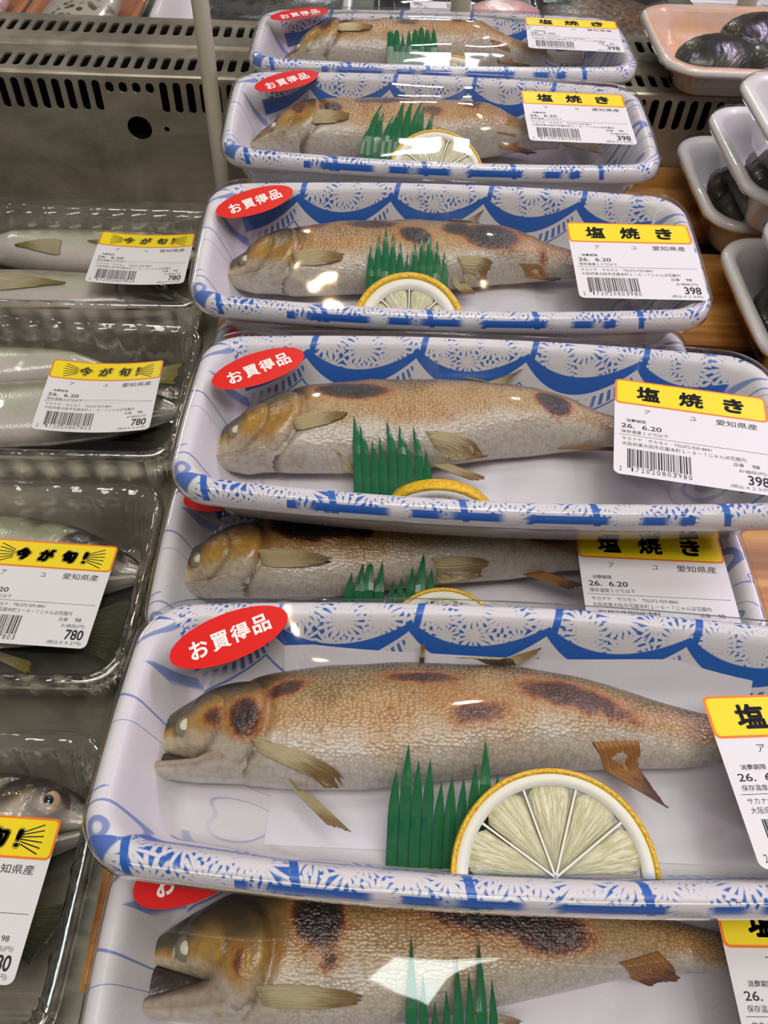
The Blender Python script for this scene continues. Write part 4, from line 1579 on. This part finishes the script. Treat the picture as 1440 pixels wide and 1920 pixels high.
SG = 'white sheets under the fish'
for k_, (xa, xb, ya, yb) in {'f': (-.078, .098, -.028, .040), 'd': (-.086, .043, -.028, .026), 'c': (-.076, .050, -.028, .026), 'b': (-.060, .060, -.028, .026), 'a': (-.060, .060, -.028, .026),
                             'e': (-.070, .060, -.028, .026), 'g': (-.050, .070, -.028, .034)}.items():
    build_sheet(PACKS[k_], xa, xb, ya, yb, 'white sheet under the fish ' + WHERE[k_], SG)


# ------------------------------------------------------------------ clear packs of raw fish on the left
CHX, CHY, CHT = 0.112, 0.0590, 0.040
CPROF = with_v([(0.0200, 0.0), (0.0170, 0.0002), (0.0140, 0.0015), (0.0110, 0.0080), (0.0080, 0.0200), (0.0055, 0.0320), (0.0035, 0.0350), (0.0005, 0.0355), (0.0, 0.0365), (0.0005, 0.0385), (0.0022, 0.0398), (0.0042, 0.0396),
                (0.0060, 0.0380), (0.0075, 0.0330), (0.0095, 0.0210), (0.0120, 0.0090), (0.0150, 0.0028), (0.0190, 0.0012)], 8)
CTRAY = shell(CPROF, CHX, CHY, 0.001, 0.017, 0.0012, M['pet'], flute=lambda d, z: 0.0011 if 0.004 < z < 0.034 and d > 0.005 else 0.0, name='clear_tray')
CSK = [(-0.0006, 0.0390), (-0.0008, 0.0365), (0.0015, 0.0340), (0.0070, 0.0200), (0.0120, 0.0010), (0.022, -0.0005)]


def clear_pack(x, y, z, yaw, lab, label, bend=0.0, slope=(0, 0), sag=0.0015):
    M4 = frame(x, y, z, yaw) @ Matrix.Translation((0, 0, -CHT))
    root = tag(link('clear_fish_pack', None, None, M4), label, 'food pack', 'clear packs of raw fish')
    link('tray', CTRAY, root)
    link('film_wrap', film_mesh(CHX, CHY, 0.001, 0.017, CHT + 0.0006, lambda a, b: 0.0, CSK, M['film'], sag=sag), root)
    lx, ly, lr = lab
    add_label(root, 'fresh', lx, ly, CHT + 0.0024, lr, (lambda X_, Y_: bend * ((X_ / 0.032) ** 2 - 0.3) + bend * 0.3) if bend else None, slope)
    return M4


CX = -0.106 - CHX
CL = [clear_pack(CX - .004, 0.5035, -0.001, 0.015, (-.1568 - CX + .004, .4915 - .5035, 0.0), 'clear pack of raw fish farthest back beside the slotted panel', 0.002),
      clear_pack(CX, 0.3715, -0.001, 0.0, (-.1545 - CX, .3562 - .3715, 0.03), 'clear pack of raw fish second from the back, label curled at its ends', 0.003),
      clear_pack(CX - .001, 0.2350, -0.001, -0.01, (-.1550 - CX, .2225 - .2350, -0.045), 'clear pack of raw fish third from the back, silvery head facing right'),
      clear_pack(CX + .001, 0.0935, -0.001, 0.0, (-.1515 - CX, .0875 - .0935, -0.05), 'clear pack of raw fish nearest the camera, dark wide-eyed head')]
RG = 'raw whole fish in clear packs'


def raw_fish(ci, top, bot, label, seed, fins=(), b=0.0135, z=0.0018, **kw):
    inv = CL[ci].inverted()
    ox, oy = CL[ci].translation.x, CL[ci].translation.y
    f = lambda pts: [((px / 1000 - ox), (py / 1000 - oy)) for (px, py) in pts]
    g_ = []
    for (nm, a_, b_, c_, d_, lift, m_) in fins:
        q = lambda p: (p[0] / 1000 - ox, p[1] / 1000 - oy)
        g_.append((nm, q(a_), q(b_), q(c_), q(d_), lift, m_))
    return build_fish('raw_fish', f(top), f(bot), CL[ci], label, RG, b=b, floor=z, raw=True, seed=seed, fins=g_, eye='raw', gape=0.0004, **kw)


# farthest pack: two fish, bellies to the viewer, heads to the right
raw_fish(0, [(-124, 541), (-135, 551), (-160, 557), (-195, 560), (-235, 559), (-275, 552), (-310, 545)], [(-124, 538), (-138, 527), (-165, 520), (-200, 516), (-240, 520), (-275, 530), (-310, 536)],
         'pale raw fish at the back of the farthest clear pack', 81,
         [('pectoral_fin', (-184, 535), (-184, 527), (-206, 532), (-205, 531), .001, 'fin_raw'), ('ventral_fin', (-224, 533), (-224, 522), (-258, 530), (-257, 528), .001, 'fin_raw')])
raw_fish(0, [(-128, 489), (-140, 497), (-165, 503), (-200, 505), (-240, 508), (-275, 506), (-310, 500)], [(-128, 485), (-142, 474), (-170, 468), (-205, 464), (-240, 464), (-275, 470), (-310, 478)],
         'pale raw fish at the front of the farthest clear pack', 83,
         [('ventral_fin', (-264, 492), (-264, 475), (-208, 482), (-210, 479), .001, 'fin_raw')])
# second pack: tail of one fish to the right, head of the other under the label
raw_fish(1, [(-305, 402), (-295, 412), (-275, 420), (-240, 424), (-205, 422), (-175, 416), (-152, 410)], [(-305, 398), (-290, 391), (-262, 388), (-230, 390), (-200, 395), (-175, 399), (-152, 403)],
         'silvery raw fish with green-yellow tail in the second clear pack', 85,
         [('tail_fin', (-153, 409), (-153, 404), (-120, 421), (-123, 398), .002, 'fin_raw')])
raw_fish(1, [(-117, 381), (-128, 389), (-150, 395), (-185, 397), (-225, 392), (-265, 384), (-300, 374)], [(-117, 377), (-130, 363), (-155, 353), (-190, 346), (-225, 342), (-265, 352), (-300, 364)],
         'large silvery raw fish under the label of the second clear pack', 87)
# third pack
raw_fish(2, [(-116, 258), (-124, 265.5), (-136, 272), (-155, 280), (-185, 286.5), (-215, 288), (-250, 284), (-300, 268)], [(-117, 249), (-130, 240), (-150, 236), (-180, 234), (-215, 235), (-250, 242), (-300, 256)],
         'raw fish with dark head and clear eye in the third clear pack', 89)
raw_fish(2, [(-305, 232), (-295, 240), (-270, 246), (-235, 246), (-200, 240), (-170, 232), (-146, 225)], [(-305, 228), (-290, 216), (-262, 208), (-230, 205), (-200, 207), (-170, 210), (-146, 213)],
         'raw fish showing its fanned dark tail in the third clear pack', 91,
         [('tail_fin', (-148, 224), (-148, 214), (-116, 240), (-114, 196), .003, 'fin_tail'), ('belly_fin', (-190, 208), (-180, 207), (-160, 201), (-158, 193), .001, 'fin_raw')], b=0.012)
# nearest pack
raw_fish(3, [(-111.5, 125), (-116, 131), (-123, 136.5), (-136, 141.5), (-155, 144), (-190, 143), (-230, 138), (-290, 124)], [(-112.5, 117), (-125, 108), (-145, 101), (-175, 97), (-205, 98), (-240, 104), (-290, 116)],
         'raw fish with dark head and round eye in the nearest clear pack', 93)
raw_fish(3, [(-300, 88), (-285, 97), (-255, 103), (-215, 103), (-180, 98), (-155, 92), (-138, 88)], [(-300, 84), (-285, 72), (-255, 64), (-215, 62), (-180, 66), (-155, 72), (-138, 77)],
         'raw fish with olive tail under the label of the nearest clear pack', 95,
         [('tail_fin', (-139, 88), (-139, 77), (-110, 92), (-124, 68), .003, 'fin_tail')], b=0.012)


# ------------------------------------------------------------------ plain foam trays with shellfish on the right
def foam_tray(hx, hy, ht, r, mat, name='foam_tray', lip=0.007):
    pr = with_v([(0.022, 0.0002), (0.019, 0.0), (0.017, 0.002), (0.012, ht * 0.45), (0.0075, ht - 0.006), (0.003, ht - 0.0055), (0.0004, ht - 0.005), (0, ht - 0.0035), (0.0008, ht - 0.0012), (0.0030, ht), (lip, ht - 0.0006),
                 (lip + 0.0018, ht - 0.003), (lip + 0.006, ht * 0.55), (lip + 0.011, 0.006), (lip + 0.014, 0.0035), (lip + 0.017, 0.003)], 7)
    return shell(pr, hx, hy, 0.0015, r, 0.003, mat, name=name)


W_ME = foam_tray(0.085, 0.0625, 0.034, 0.024, M['foam'])
W_FILM = film_mesh(0.085, 0.0625, 0.0015, 0.024, 0.0346, lambda a, b: 0.0, [(-0.0006, 0.0325), (0.0002, 0.0285), (0.0065, 0.026), (0.0165, 0.0)], M['film'])


def shell_mesh(L_, W_, H_, seed):
    """one bivalve shell: two bulged valves meeting at a seam, pointed hinge end"""
    rs = np.random.RandomState(seed)
    n, m = 26, 24
    rings = []
    for i in range(n):
        s = i / (n - 1)
        x = -L_ / 2 + L_ * s
        hw = W_ / 2 * (math.sin(math.pi * s ** 0.72) ** 0.62) * (0.96 if 0 < i < n - 1 else 0) + 0.0004
        hh = H_ / 2 * (math.sin(math.pi * s ** 0.65) ** 0.8) + 0.0002
        ring = []
        for j in range(m):
            t = 2 * math.pi * j / m
            zz = hh * math.sin(t)
            seam = 1 + 0.05 * math.exp(-(math.sin(t) / 0.15) ** 2)
            gr = 1 + 0.012 * math.sin(s * 60)
            ring.append((x, hw * math.cos(t) * seam * gr + 0.12 * W_ * (s - 0.5) ** 2, zz * gr))
        rings.append(ring)
    V, F = loft(rings, True, True, True)
    return mesh('shellfish', V, F, M['shell'])


SH = [shell_mesh(0.066, 0.042, 0.024, 1), shell_mesh(0.060, 0.040, 0.022, 2), shell_mesh(0.076, 0.050, 0.026, 3), shell_mesh(0.088, 0.042, 0.026, 5), shell_mesh(0.082, 0.062, 0.028, 6)]


def white_pack(pose, label, contents):
    M4 = frame(*pose)
    root = tag(link('foam_pack', None, None, M4), label, 'food pack', 'white foam packs of shellfish')
    link('tray', W_ME, root)
    link('film_wrap', W_FILM, root)
    for (k, x, y, z, rz, rx, lb) in contents:
        o = link('shellfish', SH[k], None, M4 @ Matrix.Translation((x, y, z)) @ Matrix.Rotation(rz, 4, 'Z') @ Matrix.Rotation(rx, 4, 'X'))
        tag(o, lb, 'shellfish', 'dark shellfish in foam packs')
    return M4


white_pack((0.3065, 0.5545, WZ, 0.0, 0.0, 0.0), 'lowest white foam pack of the stack of three, left edge on the boards',
           [(2, -.036, .012, .0185, 0.75, 0.40, 'dark shell at the back of the lowest white foam pack'),
            (4, -.034, -.014, .0205, 1.25, 0.10, 'dark shell at the front of the lowest white foam pack'),
            (1, .020, .006, .0160, 1.2, 0.0, 'dark shell at the right of the lowest white foam pack')])
white_pack((0.3110, 0.5250, WZ + 0.0355, 0.0, 0.0, 0.0), 'middle white foam pack of the stack of three',
           [(4, -.036, .000, .0205, 1.25, 0.10, 'dark shell at the back of the middle white foam pack'),
            (0, -.022, -.030, .0170, 0.2, 0.2, 'dark shell at the front of the middle white foam pack'),
            (1, .022, .010, .0160, 1.2, 0.0, 'dark shell at the right of the middle white foam pack')])
white_pack((0.3110, 0.4930, WZ + 0.0715, 0.0, 0.0, 0.0), 'topmost white foam pack of the stack of three at the right edge',
           [(4, -.034, -.004, .0205, 1.3, 0.1, 'dark shell at the left of the topmost white foam pack'),
            (0, -.008, -.022, .0165, 0.6, 0.1, 'dark shell at the front of the topmost white foam pack')])
white_pack((0.3050, 0.4190, WZ, 0.0, 0.0, 0.0), 'nearer white foam pack on the boards, pale empty corner at its left',
           [(4, -.042, .000, .0205, 1.25, 0.10, 'dark shell at the back of the nearer white foam pack'),
            (0, -.036, -.018, .0170, 1.3, 0.2, 'dark shell in the middle of the nearer white foam pack'),
            (1, -.004, -.036, .0160, 0.3, 0.0, 'dark shell at the front of the nearer white foam pack')])
white_pack((0.3100, 0.3900, WZ + 0.0355, 0.0, 0.0, 0.0), 'white foam pack stacked on the nearer one at the right edge',
           [(0, -.020, -.010, .0165, 0.4, 0.1, 'dark shell in the white foam pack at the right edge')])

# orange tray with large shells on the ledge
OX, OY, OZ = 0.3180, 0.6700, LEDGE_Z
O_ME = foam_tray(0.1150, 0.0610, 0.025, 0.024, M['foam_orange'], lip=0.008)
MO = frame(OX, OY, OZ + 0.0025, 0.0, 0.0, 0.0)
ot = tag(link('orange_foam_pack', None, None, MO), 'pale orange foam pack holding large dark shells', 'food pack')
link('tray', O_ME, ot)
link('film_wrap', film_mesh(0.1150, 0.0610, 0.0015, 0.024, 0.0256, lambda a, b: 0.0, [(-0.0006, 0.0235), (0.0002, 0.0195), (0.0065, 0.017), (0.0165, 0.0)], M['film']), ot)
for (k, x, y, z, rz, rx, lb) in [(3, -.060, -.016, .0165, 0.42, 0.35, 'large glossy dark shell at the left of the orange tray'),
                                 (3, -.022, .022, .0190, 0.6, 0.3, 'greenish shell at the back of the orange tray'),
                                 (1, -.020, -.024, .0150, -0.3, 0.2, 'pale-edged shell at the right of the orange tray')]:
    o = link('shellfish', SH[k], None, MO @ Matrix.Translation((x, y, z)) @ Matrix.Rotation(rz, 4, 'Z') @ Matrix.Rotation(rx, 4, 'X'))
    tag(o, lb, 'shellfish', 'dark shellfish in foam packs')

# ------------------------------------------------------------------ far row behind the ledge
g = Geo().box(-0.55, 0.75, 0.737, 1.30, -0.005, 0.010)
tag(link('floor_rear', mesh('floor_rear', g.V, g.F, M['mat_green'], False)), kind='structure', label='grey-green deck of the case behind the vent panel')


def far_tray(x, y, hx, hy, ht, mat, label, yaw=0.0, film=True, z0=0.0105):
    t = tag(link('far_pack', None, None, frame(x, y, z0, yaw)), label, 'food pack')
    link('tray', foam_tray(hx, hy, ht, 0.016, mat), t)
    if film:
        link('film_wrap', film_mesh(hx, hy, 0.0015, 0.016, ht + 0.0006, lambda a, b: 0.0, [(-0.0006, ht - 0.002), (0.0002, ht - 0.006), (0.0065, ht - 0.008), (0.0165, 0.0)], M['film']), t)
    return t


def fillet(name, x, y, z, L_, W_, H_, mat, label, rz=0.0, cat='fish'):
    n, m = 28, 24
    rings = []
    for i in range(n):
        s = i / (n - 1)
        k = math.sin(math.pi * (0.04 + 0.92 * s)) ** 0.45
        ring = []
        for j in range(m):
            t = 2 * math.pi * j / m
            wob = 1 + 0.06 * math.sin(s * 9 + j)
            ring.append((-L_ / 2 + L_ * s, W_ / 2 * k * math.cos(t), H_ * 0.5 * k * math.sin(t) * wob))
        rings.append(ring)
    V, F = loft(rings, True, True, True)
    o = link(name, mesh(name, V, F, mat), None, frame(x, y, z, rz))
    return tag(o, label, cat)


far_tray(-0.372, 0.835, 0.050, 0.085, 0.022, M['wood_edge'], 'orange-edged tray cut off at the top left corner')
fillet('fish_fillet', -0.372, 0.828, 0.028, 0.130, 0.066, 0.022, M['squid'], 'pale pink fillet in the tray at the top left corner', 1.57)
far_tray(-0.267, 0.835, 0.050, 0.085, 0.022, M['wood_edge'], 'orange-edged tray holding the spotted fish')
fillet('spotted_fish', -0.270, 0.828, 0.029, 0.130, 0.066, 0.024, M['spots'], 'silvery fish with dark leopard spots at the top left', 1.50)
far_tray(-0.110, 0.822, 0.085, 0.062, 0.040, M['foam'], 'white foam tray with dark fish behind the cream post')
fillet('dark_fish', -0.095, 0.822, 0.042, 0.125, 0.070, 0.024, M['grey'], 'dark grey fish in the far white tray', 0.1)
far_tray(0.062, 0.835, 0.066, 0.070, 0.030, M['tray_black'], 'black plastic tray behind the rearmost grilled fish pack')
fillet('squid_body', 0.112, 0.815, 0.046, 0.060, 0.050, 0.018, M['squid'], 'pale pink squid piece behind the rearmost pack', -0.1, 'squid')
far_tray(0.205, 0.840, 0.064, 0.080, 0.034, M['tray_black'], 'glossy black tray with brown fish left of the orange tray')
fillet('brown_fish', 0.205, 0.835, 0.036, 0.110, 0.110, 0.022, M['brown'], 'mottled brown fish flesh in a glossy black tray', 0.05)
far_tray(0.370, 0.870, 0.080, 0.070, 0.034, M['foam'], 'white foam tray with label at the top right corner')


def leaf(x, y, z, rz):
    V, UV = [], []
    n = 9
    F = []
    for k in range(7):
        a = -0.6 + 1.2 * k / 6
        b0 = len(V)
        for j in range(6):
            f = j / 5
            r = 0.028 * f
            hw = 0.0022 * (1 - f) + 0.0001
            for e in (-1, 1):
                V.append((r * math.cos(a) - e * hw * math.sin(a), r * math.sin(a) + e * hw * math.cos(a), 0.001 * math.sin(f * 3)))
        for j in range(5):
            q = b0 + j * 2
            F.append((q, q + 1, q + 3, q + 2))
    V = V + [(p[0], p[1], p[2] - 0.0004) for p in V]
    K = len(V) // 2
    F = F + [tuple(i + K for i in f[::-1]) for f in F]
    o = link('leaf_garnish', mesh('leaf_garnish', V, F, M['leaf'], False), None, frame(x, y, z, rz))
    return tag(o, 'dark green leaf garnish between pink squid and brown fish', 'garnish')


leaf(0.146, 0.818, 0.0560, 0.3)


def far_label(x, y, z, rz, label, kind='fresh'):
    t = link('far_label', None, None, frame(x, y, z, rz))
    tag(t, label, 'label')
    add_label(t, kind, 0, 0, 0, 0)
    return t


far_label(0.060, 0.8190, 0.0425, math.pi, 'upside-down yellow price label behind the rearmost grilled fish pack')
far_label(0.320, 0.8550, 0.0475, math.pi + 0.1, 'white price label at the top right corner')
